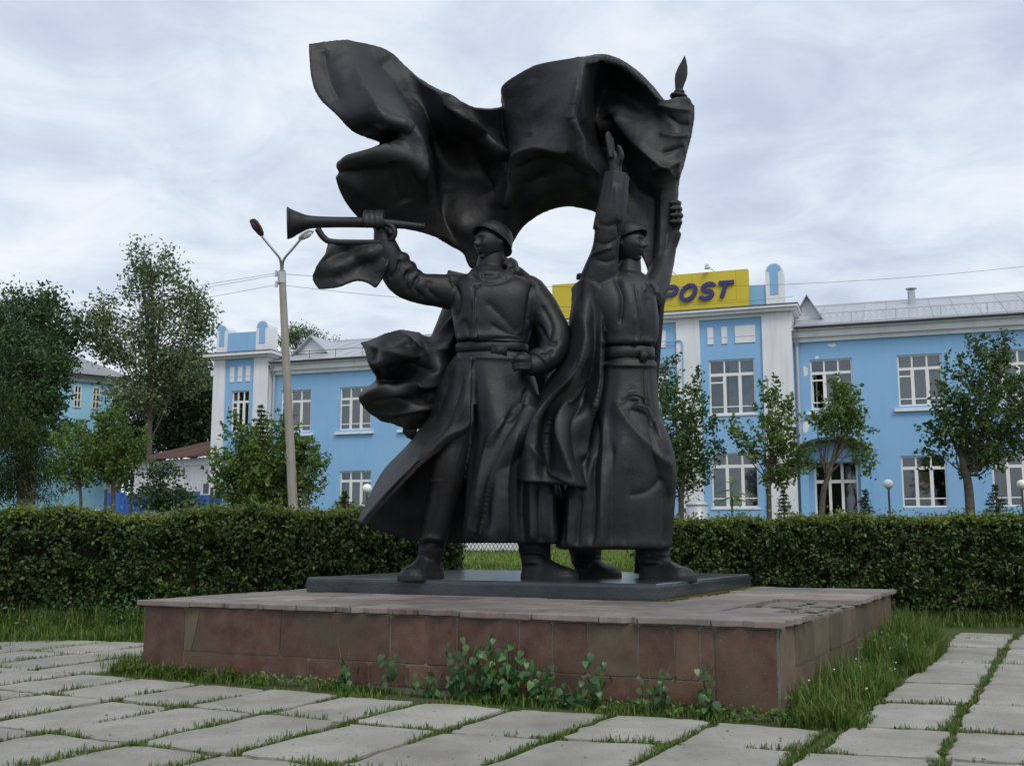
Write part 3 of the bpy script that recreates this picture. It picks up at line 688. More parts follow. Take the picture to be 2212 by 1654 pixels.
# ------------------------------------------------------------------ bugle with its pennant
mb = MB()
def T(pts, rad, n=16, k=40):
    Q = cr_spline([[*P(*p), r] for p, r in zip(pts, rad)], k); mb.tube(Q[:, :3], list(Q[:, 3]), n)
YB = 14.46
T([(620, 482, YB - .1), (628, 482, YB - .09), (645, 481, YB - .08), (670, 480, YB - .06), (720, 480, YB - .03), (800, 481, YB), (860, 485, YB + .02), (915, 490, YB + .03)], [.225, .205, .15, .092, .075, .072, .058, .045], 24, 70)
T([(686, 494, YB - .05), (698, 512, YB - .04), (716, 522, YB - .03), (770, 524, YB), (825, 523, YB), (846, 515, YB), (851, 500, YB), (842, 487, YB), (820, 483, YB)], [.045, .045, .042, .042, .042, .044, .05, .05, .05], 14, 60)
mb.ell(P(915, 490, YB + .03), (np.array([.03, 0, 0]), np.array([0, .055, 0]), np.array([0, 0, .055])), 12, 8)
bgl = mb.build('bugle', BR, sta, True)
mb = MB()
sheet(mb, [[(708, 524, YB - .02), (760, 526, YB), (810, 526, YB), (848, 524, YB)], [(702, 550, YB - .12), (745, 548, YB + .06), (795, 548, YB - .06), (846, 548, YB + .05)], [(684, 575, YB - .05), (730, 572, YB - .12), (785, 570, YB + .08), (838, 575, YB - .05)], [(676, 602, YB + .02), (722, 598, YB - .06), (775, 590, YB + .05), (828, 600, YB + .02)], [(688, 625, YB), (725, 622, YB - .05), (775, 606, YB + .02), (811, 622, YB + .03)]], 40, 36, .05)
remesh('pennant', mb, .016, BR, bgl, 2)

# ------------------------------------------------------------------ flag
fl = MB()
D0 = 15.35
cols = [
 [(667, 98, -.1), (681, 195, -.3), (752, 270, -.35), (824, 315, .45), (735, 352, -.5), (728, 395, -.55), (776, 468, -.15)],
 [(712, 94, -.05), (722, 190, -.28), (776, 268, -.4), (838, 306, .5), (768, 342, -.55), (764, 398, -.5), (806, 478, -.1)],
 [(757, 93, .05), (765, 180, -.25), (806, 258, -.5), (858, 300, .3), (812, 334, -.6), (806, 402, -.4), (838, 485, -.05)],
 [(832, 112, .25), (838, 195, .0), (862, 256, -.55), (888, 292, -.45), (875, 338, -.6), (878, 408, -.3), (900, 498, .05)],
 [(882, 150, .3), (888, 218, .2), (905, 285, -.1), (915, 322, -.25), (918, 370, -.45), (922, 430, -.1), (935, 510, .15)],
 [(930, 186, .15), (930, 250, .3), (938, 310, .45), (945, 360, .45), (948, 410, .35), (950, 460, .35), (968, 524, .3)],
 [(985, 217, -.3), (1000, 270, -.15), (1015, 325, .25), (1020, 375, .45), (1012, 430, .35), (1000, 490, .25), (1003, 550, .4)],
 [(1030, 233, -.1), (1045, 280, .1), (1068, 325, .05), (1075, 365, .25), (1068, 425, .2), (1050, 490, .3), (1022, 582, .45)],
 [(1084, 231, .1), (1090, 285, .25), (1098, 340, .3), (1100, 372, .05), (1098, 425, .0), (1092, 470, .15), (1075, 560, .5)],
 [(1090, 205, -.02), (1101, 275, .1), (1107, 328, .12), (1111, 358, -.12), (1112, 408, -.06), (1110, 452, .12), (1102, 525, .42)],
 [(1094, 180, -.15), (1110, 265, -.05), (1114, 315, -.05), (1122, 345, -.3), (1126, 392, -.12), (1128, 435, .08), (1128, 491, .35)],
 [(1158, 144, -.45), (1165, 220, -.4), (1170, 285, -.42), (1176, 327, -.6), (1180, 372, -.25), (1182, 412, -.12), (1170, 458, .25)],
 [(1246, 128, -.65), (1238, 200, -.8), (1230, 255, -.8), (1240, 305, -.75), (1256, 348, -.7), (1256, 402, -.35), (1225, 441, .05)],
 [(1262, 124, -.4), (1256, 196, -.2), (1250, 252, -.3), (1262, 312, -.15), (1280, 356, -.25), (1278, 408, -.1), (1262, 450, .1)],
 [(1298, 121, .1), (1292, 190, .55), (1284, 250, .5), (1292, 315, .65), (1308, 366, .35), (1302, 412, .1), (1296, 465, .15)],
 [(1352, 139, .1), (1346, 205, .5), (1338, 262, .15), (1338, 322, .55), (1350, 380, .4), (1346, 430, .2), (1345, 505, .2)],
 [(1400, 182, .0), (1398, 235, .2), (1388, 295, -.05), (1388, 355, .05), (1394, 412, .2), (1396, 470, .15), (1396, 575, .1)],
 [(1434, 216, -.12), (1440, 265, -.08), (1430, 325, -.15), (1424, 382, -.1), (1428, 432, .05), (1424, 500, .02), (1408, 680, .05)],
 [(1468, 212, -.12), (1470, 262, -.14), (1460, 325, -.14), (1452, 382, -.1), (1446, 435, -.04), (1440, 505, .0), (1418, 700, .05)],
 [(1496, 229, .02), (1491, 288, .02), (1476, 338, .03), (1464, 392, .04), (1456, 442, .06), (1450, 515, .08), (1424, 705, .1)],
]
def midrow(a, b_, t): return tuple(a[k] + (b_[k] - a[k]) * t for k in range(3))
cols = [c[:5] + [midrow(c[4], c[5], .45)] + c[5:6] + [midrow(c[5], c[6], .45)] + c[6:] for c in cols]
cols[0][4] = (736, 351, -.5); cols[0][5] = (732, 374, -.56); cols[0][6] = (726, 387, -.55); cols[0][7] = (742, 428, -.4)
cols[0][3] = (829, 318, .5); cols[0][2] = (757, 273, -.35)
sheet(fl, [[(c[j][0], c[j][1], D0 + 1.3 * c[j][2]) for c in cols] for j in range(9)], 190, 130, .105, wr=.035, wf=2.6, seed=9)
# wraps of cloth round the pole
for (x, y, r, h) in ((1470, 226, 26, 17), (1474, 262, 20, 34), (1466, 322, 19, 30), (1457, 372, 15, 26)):
    fl.ell(P(x, y, D0 - .02), (np.array([r * PXM, .0, .03]), np.array([0, .16, 0]), np.array([-.02, 0, h * PXM])), 14, 8)
flag = remesh('flag', fl, .017, BR, sta, 2, rough=.016)
carve(flag, [([(768, 150), (786, 200), (826, 250), (880, 275), (904, 312), (914, 360), (920, 425)], 11, .13), ([(735, 352), (800, 335), (850, 316), (884, 290)], 9, .10), ([(930, 300), (940, 350), (945, 420)], 14, -.10), ([(845, 350), (860, 400), (878, 440)], 12, -.08),
    ([(958, 204), (1008, 258), (1060, 312), (1100, 346)], 9, .15), ([(1000, 300), (1030, 360), (1060, 410)], 16, -.12), ([(1100, 346), (1104, 400), (1090, 450)], 9, .09), ([(1100, 346), (1160, 322), (1232, 328)], 8, .09), ([(1112, 366), (1180, 350), (1245, 372)], 12, -.07),
    ([(1250, 130), (1240, 200), (1231, 255), (1245, 305), (1262, 350), (1294, 380)], 7, .16), ([(1256, 262), (1270, 300), (1290, 345)], 8, -.28), ([(1306, 250), (1324, 285), (1350, 330)], 9, -.26), ([(1290, 255), (1304, 290), (1312, 330)], 6, .10),
    ([(1318, 248), (1360, 290), (1405, 340), (1450, 378)], 9, .11), ([(1262, 140), (1300, 130), (1350, 146), (1400, 188)], 6, .08), ([(1420, 226), (1455, 236), (1494, 240)], 5, .05), ([(1425, 290), (1455, 296), (1488, 292)], 5, .05), ([(1410, 372), (1440, 362), (1468, 348)], 6, .07), ([(1440, 250), (1470, 268), (1490, 270)], 5, -.05), ([(1430, 330), (1455, 325), (1478, 318)], 5, -.05),
    ([(1410, 420), (1408, 500), (1404, 600)], 8, -.06), ([(1432, 410), (1428, 500), (1416, 640)], 6, .05), ([(700, 110), (712, 170), (735, 220)], 10, -.05), ([(820, 130), (860, 180), (900, 240)], 14, -.05), ([(1150, 170), (1160, 240), (1150, 300)], 14, .04)])

# ------------------------------------------------------------------ flagpole
mb = MB(); mb.tube([P(1466, 205, D0), P(1432, 600, D0), P(1379, 1238, D0 + .05)], [.05, .055, .06], 14)
mb.ell(P(1466, 209, D0), (np.array([21 * PXM, 0, -.02]), np.array([0, .13, 0]), PZ * .055), 16, 8); mb.ell(P(1467, 200, D0), (np.array([.085, 0, 0]), np.array([0, .085, 0]), PZ * .05), 14, 8)
pole = mb.build('flagpole', BR, sta, True)
mb = MB(); rr = []
for x, y, w_ in ((1466, 203, .05), (1467, 190, .06), (1470, 172, .088), (1472, 160, .092), (1475, 145, .07), (1478, 130, .03), (1479, 121, .004)):
    c = P(x, y, D0); rr.append([c + np.array([w_, 0, 0]), c + np.array([0, .035 * w_ / .09 + .004, 0]), c - np.array([w_, 0, 0]), c - np.array([0, .035 * w_ / .09 + .004, 0])])
mb.rings([r[::-1] for r in rr]); mb.build('spearhead', BR, pole)

# ------------------------------------------------------------------ soldier with raised arm
s = MB()
def sf(th, t): return (.015 * math.sin(4 * th + 2), )
loft(s, [(592, 1335, 1386, 14.8, .18), (600, 1305, 1396, 14.8, .26), (612, 1262, 1404, 14.78, .34), (630, 1250, 1410, 14.76, .4), (660, 1258, 1417, 14.74, .45), (695, 1275, 1421, 14.74, .47), (725, 1288, 1420, 14.74, .45), (746, 1296, 1414, 14.74, .43), (753, 1300, 1409, 14.74, .39), (783, 1300, 1411, 14.74, .39), (787, 1298, 1416, 14.74, .42), (800, 1296, 1417, 14.74, .44)], folds=sf, nrow=90, ex=2.7)
s.tube([P(1372, y, 14.74 - d) for y, d in ((610, .30), (640, .40), (690, .47), (745, .425))], .026, 8)
s.tube([P(1392, y, 14.74 - d) for y, d in ((800, .40), (840, .42), (870, .42))], .02, 8)
def ssk(th, t):
    fr = max(0, -math.sin(th)); left = max(0, -math.cos(th))
    return ((.05 * math.cos(th * 8 + 2.5 * t) * (.4 + left) + .02 * math.sin(th * 13)) * t,)
loft(s, [(786, 1297, 1416, 14.74, .42), (840, 1288, 1419, 14.74, .46), (890, 1280, 1424, 14.72, .52), (930, 1272, 1436, 14.72, .56), (970, 1264, 1449, 14.7, .6), (1003, 1246, 1458, 14.7, .62), (1050, 1226, 1458, 14.7, .62), (1100, 1214, 1455, 14.7, .61), (1150, 1206, 1451, 14.72, .6), (1178, 1202, 1448, 14.72, .6), (1186, 1210, 1440, 14.74, .56)], folds=ssk, nrow=80, ex=2.5)
# thrust-forward knee and the creases above it
s.ell(P(1420, 990, 14.5), (np.array([38 * PXM, 0, -.1]), np.array([0, .42, 0]), np.array([-.05, 0, 95 * PXM])), 20, 14)
for (pts) in ([(1345, 868, 14.26), (1365, 856, 14.24), (1385, 862, 14.25), (1400, 882, 14.3)], [(1362, 884, 14.22), (1380, 878, 14.2), (1396, 888, 14.24), (1408, 910, 14.3)]):
    Q = cr_spline([P(*q) for q in pts], 14); s.tube(Q, list(.02 + .05 * np.sin(np.linspace(0, math.pi, 14))), 8)
# raised arm, three-sided sleeve with a cuff
limb(s, [(1292, 650, 14.72, 46), (1296, 600, 14.62, 42), (1306, 550, 14.5, 31), (1312, 512, 14.44, 29), (1318, 470, 14.42, 33), (1326, 425, 14.42, 32), (1331, 405, 14.42, 28)], 20, 40)
for (x, y, r) in ((1304, 545, 30), (1312, 500, 29.5)):
    s.ell(P(x, y, 14.45), (np.array([r * PXM, 0, .05]), np.array([0, r * PXM, 0]), np.array([.02, 0, .055])), 16, 8)
s.tube([P(1308, 500, 14.44), P(1318, 460, 14.42), P(1326, 415, 14.42), P(1331, 377, 14.42)], [.20, .215, .205, .19], 7)
# hand: palm to the left-front, fingers together, thumb apart
s.tube([P(1329, 380, 14.42), P(1328, 352, 14.42)], [.095, .10], 14, flat=.8, flatdir=(0, 1, 0))
s.ell(P(1326, 346, 14.42), (np.array([.10, -.03, .0]), np.array([.02, .075, 0]), np.array([-.03, 0, .15])), 14, 10)
for i, (dx, Y, top) in enumerate(((0, 14.34, 284), (3, 14.39, 282), (6, 14.44, 287), (9, 14.49, 297))):
    finger(s, [(1320 + dx * .6, 342, Y), (1315 + dx * .8, 318, Y), (1311 + dx, 298, Y), (1311 + dx, top + 4, Y)], .042, .030)
finger(s, [(1336, 354, 14.38), (1342, 340, 14.34), (1340, 326, 14.33), (1335, 316, 14.33)], .048, .034)
# far arm, sleeve and fist round the pole
limb(s, [(1398, 640, 14.95, 34), (1418, 610, 15.15, 30), (1434, 565, 15.4, 24), (1444, 525, 15.45, 20), (1451, 502, 15.45, 19)])
s.tube([P(1444, 530, 15.45), P(1453, 500, 15.45)], [.13, .14], 14)
s.ell(P(1458, 478, 15.42), (np.array([.09, 0, .03]), np.array([0, .12, 0]), np.array([-.03, 0, .16])), 14, 10)
for i, (y, dx) in enumerate(((440, 4), (453, 6), (467, 8), (481, 6))):
    finger(s, [(1452, y + 4, 15.5), (1462 + dx, y, 15.44), (1460 + dx, y - 2, 15.28), (1448, y - 2, 15.22)], .042, .036)
# collar, straps, neck, head
sheet(s, [[(1352, 590, 14.52), (1364, 602, 14.48), (1380, 618, 14.42), (1392, 632, 14.38)], [(1378, 588, 14.6), (1386, 598, 14.5), (1394, 610, 14.44), (1398, 624, 14.4)]], 16, 8, .05)
sheet(s, [[(1398, 604, 14.8), (1408, 606, 14.7), (1418, 616, 14.66), (1424, 634, 14.66)], [(1392, 606, 14.56), (1402, 612, 14.5), (1410, 622, 14.5), (1414, 636, 14.52)]], 16, 8, .045)
s.tube([P(1245, 598, 14.8), P(1292, 594, 14.8)], .15, 6, flat=.25)
s.tube([P(1360, 540, 14.82), P(1356, 604, 14.8)], [.15, .2], 18)
shd = P(1357, 531, 14.74); sface = (.84, -.54, .0)
# cape thrown over the shoulder, deep folds
sheet(s, [[(1240, 622, 14.95), (1252, 610, 14.7), (1266, 606, 14.5), (1280, 610, 14.42), (1296, 622, 14.4)], [(1237, 690, 14.9), (1246, 690, 14.55), (1262, 690, 14.32), (1282, 695, 14.42), (1302, 700, 14.36)],
          [(1226, 764, 14.85), (1240, 762, 14.5), (1264, 750, 14.2), (1276, 770, 14.46), (1302, 780, 14.32)], [(1180, 836, 14.8), (1198, 842, 14.4), (1236, 822, 14.12), (1254, 850, 14.5), (1294, 860, 14.26)],
          [(1150, 900, 14.78), (1164, 905, 14.26), (1192, 908, 14.46), (1220, 912, 14.08), (1268, 930, 14.4)], [(1127, 975, 14.72), (1150, 982, 14.2), (1184, 985, 14.42), (1224, 988, 14.02), (1262, 1000, 14.36)],
          [(1108, 1037, 14.66), (1142, 1041, 14.18), (1186, 1044, 14.2), (1243, 1050, 13.98), (1264, 1060, 14.34)]], 60, 110, .085, wr=.02, wf=3)
# boots
boot(s, (P(1395, 1240, 14.9)[0], 14.92), (P(1496, 1240, 14.5)[0], 14.46), .20, .36, P(1408, 1160, 14.9), (.215, .24))
boot(s, (P(1250, 1240, 15.75)[0], 15.75), (P(1336, 1240, 15.45)[0], 15.45), .20, .36, P(1262, 1160, 15.6), (.21, .24))
sol = remesh('soldier_figure', s, .0155, BR, sta, 2, rough=.01)
carve(sol, [([(1372, 615), (1384, 680), (1388, 745)], 2.5, -.035), ([(1393, 792), (1396, 840), (1402, 880)], 3, -.045), ([(1300, 750), (1350, 750), (1410, 748)], 3, -.05), ([(1300, 738), (1350, 738), (1412, 736)], 7, .04), ([(1298, 788), (1360, 789), (1414, 790)], 3, .03),
    ([(1330, 600), (1345, 640), (1340, 700)], 5, -.07), ([(1395, 640), (1406, 690), (1400, 735)], 6, -.03), ([(1285, 560), (1310, 566), (1332, 560)], 4, -.025), ([(1284, 522), (1306, 528), (1336, 516)], 4, -.025), ([(1290, 484), (1315, 488), (1345, 480)], 4, -.02), ([(1330, 400), (1332, 440), (1330, 480)], 5, .03), ([(1336, 480), (1340, 520), (1334, 570)], 4, -.05),
    ([(1340, 872), (1362, 854), (1386, 858), (1404, 884), (1414, 930)], 5, -.05), ([(1358, 890), (1378, 878), (1396, 888)], 5, -.02), ([(1330, 870), (1360, 920), (1410, 970), (1450, 1010)], 12, .06), ([(1400, 900), (1425, 950), (1445, 990)], 6, -.04), ([(1430, 1030), (1400, 1060), (1360, 1070)], 7, -.03), ([(1440, 1060), (1436, 1120), (1438, 1180)], 7, -.035),
    ([(1290, 900), (1284, 1000), (1280, 1100), (1276, 1180)], 6, -.08), ([(1306, 900), (1304, 1000), (1300, 1100), (1298, 1182)], 7, .06), ([(1322, 960), (1322, 1060), (1322, 1180)], 7, -.04), ([(1254, 1070), (1250, 1120), (1246, 1182)], 6, -.06), ([(1236, 1070), (1232, 1120), (1228, 1182)], 6, .05), ([(1218, 1090), (1216, 1140), (1212, 1180)], 5, -.05), ([(1360, 1010), (1352, 1100), (1350, 1182)], 9, -.025),
    ([(1262, 690), (1264, 745), (1236, 812), (1190, 860), (1156, 910), (1132, 990), (1112, 1034)], 5, .07), ([(1276, 760), (1262, 820), (1226, 870), (1208, 920), (1222, 985), (1242, 1048)], 5, .09), ([(1252, 770), (1232, 826), (1200, 868), (1180, 930), (1184, 1000)], 9, -.08), ([(1262, 850), (1244, 910), (1248, 970), (1258, 1010)], 9, -.08), ([(1146, 960), (1176, 1010), (1206, 1030), (1240, 1046)], 4, .05), ([(1290, 860), (1272, 930), (1262, 990)], 6, .06),
    ([(1400, 1198), (1430, 1205), (1450, 1215)], 4, -.04), ([(1440, 1210), (1460, 1228), (1480, 1232)], 5, .03)])
mb = MB(); head(mb, shd, sface, .258); mb.build('head', BR, sol, True)
helmet('helmet', P(1352, 515, 14.78), (-.26, .16, 1), sface, 39 * PXM, sol)
beltring(1300, 1410, 757, 782, 14.74, .405, 'belt', sol, buckle=(1390, 768, .1, .15))

# ------------------------------------------------------------------ comrade behind, cloak flying
c_ = MB()
sheet(c_, [[(783, 742, 15.37), (825, 727, 15.03), (865, 713, 15.20), (905, 722, 15.71), (940, 722, 15.37), (985, 668, 15.46)], [(799, 785, 15.03), (835, 776, 14.78), (870, 765, 14.86), (915, 762, 15.37), (955, 748, 15.20), (1000, 715, 15.63)],
           [(814, 822, 15.71), (842, 822, 15.54), (875, 818, 15.46), (930, 805, 14.95), (970, 795, 15.20), (1010, 785, 15.80)], [(780, 856, 15.12), (818, 850, 14.81), (860, 852, 14.78), (915, 848, 15.20), (960, 845, 15.29), (1010, 850, 15.80)],
           [(793, 884, 15.54), (830, 884, 15.29), (860, 884, 15.03), (912, 880, 15.03), (950, 882, 15.29), (1010, 895, 15.80)], [(826, 907, 15.63), (848, 913, 15.46), (870, 919, 15.29), (905, 915, 15.29), (940, 912, 15.46), (1010, 925, 15.80)]], 110, 80, .09, wr=.05, wf=3.2, seed=5)
loft(c_, [(600, 1040, 1130, 15.75, .2), (618, 1000, 1165, 15.75, .34), (660, 985, 1182, 15.7, .42), (740, 1000, 1200, 15.7, .42), (800, 995, 1200, 15.7, .42), (900, 1000, 1195, 15.75, .45), (1010, 1010, 1235, 15.6, .5), (1100, 1015, 1245, 15.6, .52), (1160, 1018, 1245, 15.6, .52)], folds=sk, nrow=60)
limb(c_, [(1000, 650, 15.7, 38), (960, 740, 15.6, 34), (925, 840, 15.5, 30), (900, 905, 15.45, 24)])
c_.ell(P(886, 925, 15.42), (np.array([.09, 0, 0]), np.array([0, .08, 0]), np.array([.03, 0, .12])), 12, 8)
for i, (x, yb) in enumerate(((872, 936), (879, 944), (887, 948), (895, 946))):
    finger(c_, [(x + 6, 915, 15.36), (x + 2, 928, 15.32), (x + 1, yb - 5, 15.34), (x + 4, yb, 15.4)], .034, .028)
# hand laid on the bugler's shoulder from behind
limb(c_, [(1150, 640, 15.6, 32), (1135, 615, 15.35, 24), (1115, 592, 15.15, 19)])
c_.ell(P(1104, 582, 15.0), (np.array([.10, 0, -.04]), np.array([0, .14, 0]), np.array([.05, 0, .15])), 14, 10)
for i, (x, y) in enumerate(((1098, 562), (1106, 571), (1109, 584), (1107, 598))):
    finger(c_, [(x + 3, y + 4, 15.2), (x + 6, y, 15.02), (x + 2, y + 2, 14.84), (x - 8, y + 8, 14.78)], .05, .04)
c_.tube([P(1075, 560, 15.78), P(1080, 610, 15.75)], [.16, .22], 16)
com = remesh('comrade_figure', c_, .0165, BR, sta, 2, rough=.012)
carve(com, [([(783, 742), (840, 760), (890, 770), (940, 772), (985, 740)], 7, .08), ([(865, 716), (900, 752), (930, 768), (960, 752), (985, 710)], 6, .09), ([(812, 800), (850, 800), (900, 790), (950, 800)], 8, -.10), ([(800, 785), (812, 760), (850, 745), (890, 745)], 8, -.06),
    ([(782, 856), (830, 842), (880, 838), (930, 828), (980, 820)], 6, .09), ([(800, 872), (850, 868), (900, 862), (950, 866)], 7, -.09), ([(795, 886), (840, 892), (890, 888), (940, 880)], 6, .06), ([(850, 905), (900, 896), (945, 892)], 5, -.06), ([(820, 775), (835, 800), (880, 815)], 6, .06)])
mb = MB(); head(mb, P(1072, 540, 15.75), (-.3, -.9, .1), .215); mb.build('head', BR, com, True)
helmet('helmet', P(1072, 528, 15.78), (0, .12, 1), (-.3, -.9, .1), 35 * PXM, com)
# ================================================================== POST OFFICE
BD = np.array([.9415, -.337, 0.]); BD /= np.linalg.norm(BD); BN = np.array([-BD[1] * -1, 0, 0]); BN = np.array([BD[1], -BD[0], 0.])   # BN points to the square
P0 = np.array([10.33, 40., 0.])
def fp(s, z, off=0.): return P0 + BD * s + BN * off + PZ * z
def proj_to(s, z, off):
    """same line of sight as (s, z) on the front plane, moved to the plane at off"""
    o = np.array([0, 0, EYE]); p = fp(s, z); r = p - o; t = ((P0 + BN * off - o) @ BN) / (r @ BN); q = o + t * r
    return float((q - P0) @ BD), float(q[2])
GB = 1.55
post = thing('post_office', 'two storey sky blue and white plastered building with a yellow sign', 'building', fp(-11, GB, -5))
def bxs(mb, s0, s1, z0, z1, o0, o1):
    return mb.box(fp(s0, z0, o1), BD * (s1 - s0), -BN * (o1 - o0), PZ * (z1 - z0))
def wall(s0, s1, z0, z1, off, holes, m, name='wall', thick=.16, parent=post):
    """front sheet with real openings and their reveals"""
    mb = MB(); S_ = sorted({s0, s1, *[h[0] for h in holes], *[h[1] for h in holes]}); Z_ = sorted({z0, z1, *[h[2] for h in holes], *[h[3] for h in holes]})
    for i in range(len(S_) - 1):
        for j in range(len(Z_) - 1):
            sc, zc = (S_[i] + S_[i + 1]) / 2, (Z_[j] + Z_[j + 1]) / 2
            if any(h[0] < sc < h[1] and h[2] < zc < h[3] for h in holes): continue
            mb.add([fp(S_[i], Z_[j], off), fp(S_[i + 1], Z_[j], off), fp(S_[i + 1], Z_[j + 1], off), fp(S_[i], Z_[j + 1], off)], [(0, 1, 2, 3)])
    for (a, b_, c, d) in holes:
        ring = [(a, c), (b_, c), (b_, d), (a, d)]
        for k in range(4):
            p, q = ring[k], ring[(k + 1) % 4]
            mb.add([fp(*p, off), fp(*p, off - thick), fp(*q, off - thick), fp(*q, off)], [(0, 1, 2, 3)])
    return mb.build(name, m, parent)
def curtain(win, s0, s1, z0, z1, off, m=None, amp=.03):
    mb = MB(); n = 24; V = []
    for j in (0, 1):
        for i in range(n + 1):
            t = i / n; V.append(fp(s0 + (s1 - s0) * t, (z0, z1)[j], off + amp * math.sin(t * 30 + s0 * 7) + amp * .6 * math.sin(t * 67)))
    mb.add(V, [(i, i + 1, n + 2 + i, n + 1 + i) for i in range(n)]); return mb.build('curtain', m or MT['curtain'], win, True)
def window(a, b_, c, d, off, kind='up', cur=1, sill=True, openl=False, parent=post):
    """timber window in an opening: frame with transom and mullions, panes, sill, curtain"""
    mb = MB(); o0, o1 = off - .15, off - .07; fw = .055
    W = b_ - a; Hh = d - c
    bars = [(a, a + fw, c, d), (b_ - fw, b_, c, d), (a + fw, b_ - fw, c, c + fw), (a + fw, b_ - fw, d - fw, d)]
    zt0, zt1 = c + Hh * (.70 if kind == 'up' else .73), c + Hh * (.755 if kind == 'up' else .79)
    bars.append((a + fw, b_ - fw, zt0, zt1))
    nm_ = 3; xs_ = [a + W * k / 3 for k in (1, 2)]
    for x in xs_: bars += [(x - .03, x + .03, zt1, d - fw), (x - .06, x + .06, c + fw, zt0)]
    zl = c + Hh * (.14 if kind == 'up' else .17)
    edges = [a + fw, xs_[0] - .06, xs_[0] + .06, xs_[1] - .06, xs_[1] + .06, b_ - fw]
    for k in range(3): bars.append((edges[2 * k], edges[2 * k + 1], zl - .02, zl + .02))
    zv = c + Hh * .585
    if kind == 'up': bars.append((edges[0], edges[1], zv - .03, zv + .03))
    for k, q in enumerate(bars):
        e = .004 * (k > 3); bxs(mb, *q, o0 + e, o1 - e)
    win = mb.build('window', MT['wood'], parent)
    panes = []
    tx = [(a + fw, xs_[0] - .03), (xs_[0] + .03, xs_[1] - .03), (xs_[1] + .03, b_ - fw)]
    for (p, q) in tx: panes.append((p, q, zt1, d - fw))
    for k in range(3):
        p, q = edges[2 * k], edges[2 * k + 1]
        if openl and k == 0: continue
        panes.append((p, q, c + fw, zl - .02))
        if kind == 'up' and k == 0: panes += [(p, q, zl + .02, zv - .03), (p, q, zv + .03, zt0)]
        else: panes.append((p, q, zl + .02, zt0))
    for q in panes: bxs(MB(), *q, off - .115, off - .107) if False else bxs(MB(), q[0] - .004, q[1] + .004, q[2] - .004, q[3] + .004, off - .117, off - .107).build('pane', MT['glass'], win)
    if openl:                                       # casement standing open inwards
        p, q = edges[0], edges[1]; m2 = MB(); dr = (BD * .35 - BN * .94); h0, h1 = c + fw, zt0
        base = fp(p + .02, h0, off - .15); w_ = q - p; tt = np.cross(dr, PZ) * .035
        for (u0, u1, z0, z1) in ((0, .06, 0, h1 - h0), (w_ - .06, w_, 0, h1 - h0), (.06, w_ - .06, 0, .06), (.06, w_ - .06, h1 - h0 - .06, h1 - h0)):
            m2.box(base + dr * u0 + PZ * z0, dr * (u1 - u0), -tt, PZ * (z1 - z0))
        m2.build('casement', MT['wood'], win)
    if sill:
        m2 = MB(); bxs(m2, a - .17, b_ + .17, c - .2, c - .09, off - .02, off + .13); m2.build('sill', MT['white'], win)
    if cur:
        if cur == 1: curtain(win, a + .03, a + W * (.48 if openl else .36) , c, d, off - .42) if not openl else None; curtain(win, a + W * (.36 if openl else .40), b_ - .03, c, d, off - .45)
        elif cur == 2: curtain(win, a + .03, b_ - .03, c, d, off - .4)
    return win
WO = -.35                                            # wings stand back behind the towers
wing_top = proj_to(4, 8.85, WO)[1]; eave = proj_to(4, 9.27, WO)[1]
def wz(z): return proj_to(3, z, WO)[1]
def ws(s): return proj_to(s, 6, WO)[0]
# ---- right wing
RW1 = 15.0
hol = []; wins = []
for k, s_ in enumerate((.80, 3.86, 6.84, 9.85, 12.9)):
    a, b_ = ws(s_), ws(s_ + 1.5); hol.append((a, b_, wz(6.32), wz(8.18))); wins.append((a, b_, wz(6.32), wz(8.18), 'up', k))
for k, s_ in enumerate((3.82, 6.80, 9.85, 12.9)):
    a, b_ = ws(s_), ws(s_ + 1.5); hol.append((a, b_, wz(2.70), wz(4.53))); wins.append((a, b_, wz(2.70), wz(4.53), 'gr', k))
door = (ws(.80), ws(2.33), GB, wz(4.4)); hol.append(door)
wall(.15, RW1, GB - .3, wing_top, WO, hol, MT['blue'])
for (a, b_, c, d, kind, k) in wins:
    window(a, b_, c, d, WO, kind, cur=(1 if kind == 'up' else (0 if k == 0 else 2)), sill=(kind == 'up'), openl=(kind == 'up' and k == 0))
# posters in the ground floor window
w0 = wins[5]; m2 = MB(); bxs(m2, w0[0] + .56, w0[1] - .56, w0[2] + .2, w0[2] + 1.25, WO - .2, WO - .19); po = m2.build('poster', MT['poster'], post); po['label'] = 'orange poster behind the ground floor glass'
# plaster cornice of the wing
mb = MB(); bxs(mb, .15, RW1, wing_top - .002, wing_top + .16, WO - .2, WO + .12); bxs(mb, .15, RW1, wing_top + .16, eave - .02, WO - .2, WO + .26); bxs(mb, .15, RW1, eave - .02, eave + .05, WO - .2, WO + .42); mb.build('cornice', MT['white'], post)
# ---- left wing
LW0, LW1 = -22.48, -10.55
hol = []; wins = []
for k, s_ in enumerate((-21.8, -18.87, -15.9, -13.0)):
    a, b_ = ws(s_), ws(s_ + 1.5); hol.append((a, b_, wz(6.22), wz(8.07))); wins.append((a, b_, wz(6.22), wz(8.07), 'up'))
for k, s_ in enumerate((-21.75, -18.8, -15.9, -13.0)):
    a, b_ = ws(s_), ws(s_ + 1.5); hol.append((a, b_, wz(2.68), wz(4.46))); wins.append((a, b_, wz(2.68), wz(4.46), 'gr'))
wall(LW0, LW1, GB - .3, wing_top - .08, WO, hol, MT['blue'])
for q in wins: window(*q[:4], WO, q[4], cur=1 if q[4] == 'up' else 2, sill=q[4] == 'up')
mb = MB(); t_ = wing_top - .08; bxs(mb, LW0, LW1, t_ - .002, t_ + .16, WO - .2, WO + .12); bxs(mb, LW0, LW1, t_ + .16, eave - .1, WO - .2, WO + .26); bxs(mb, LW0, LW1, eave - .1, eave - .03, WO - .2, WO + .42); mb.build('cornice', MT['white'], post)
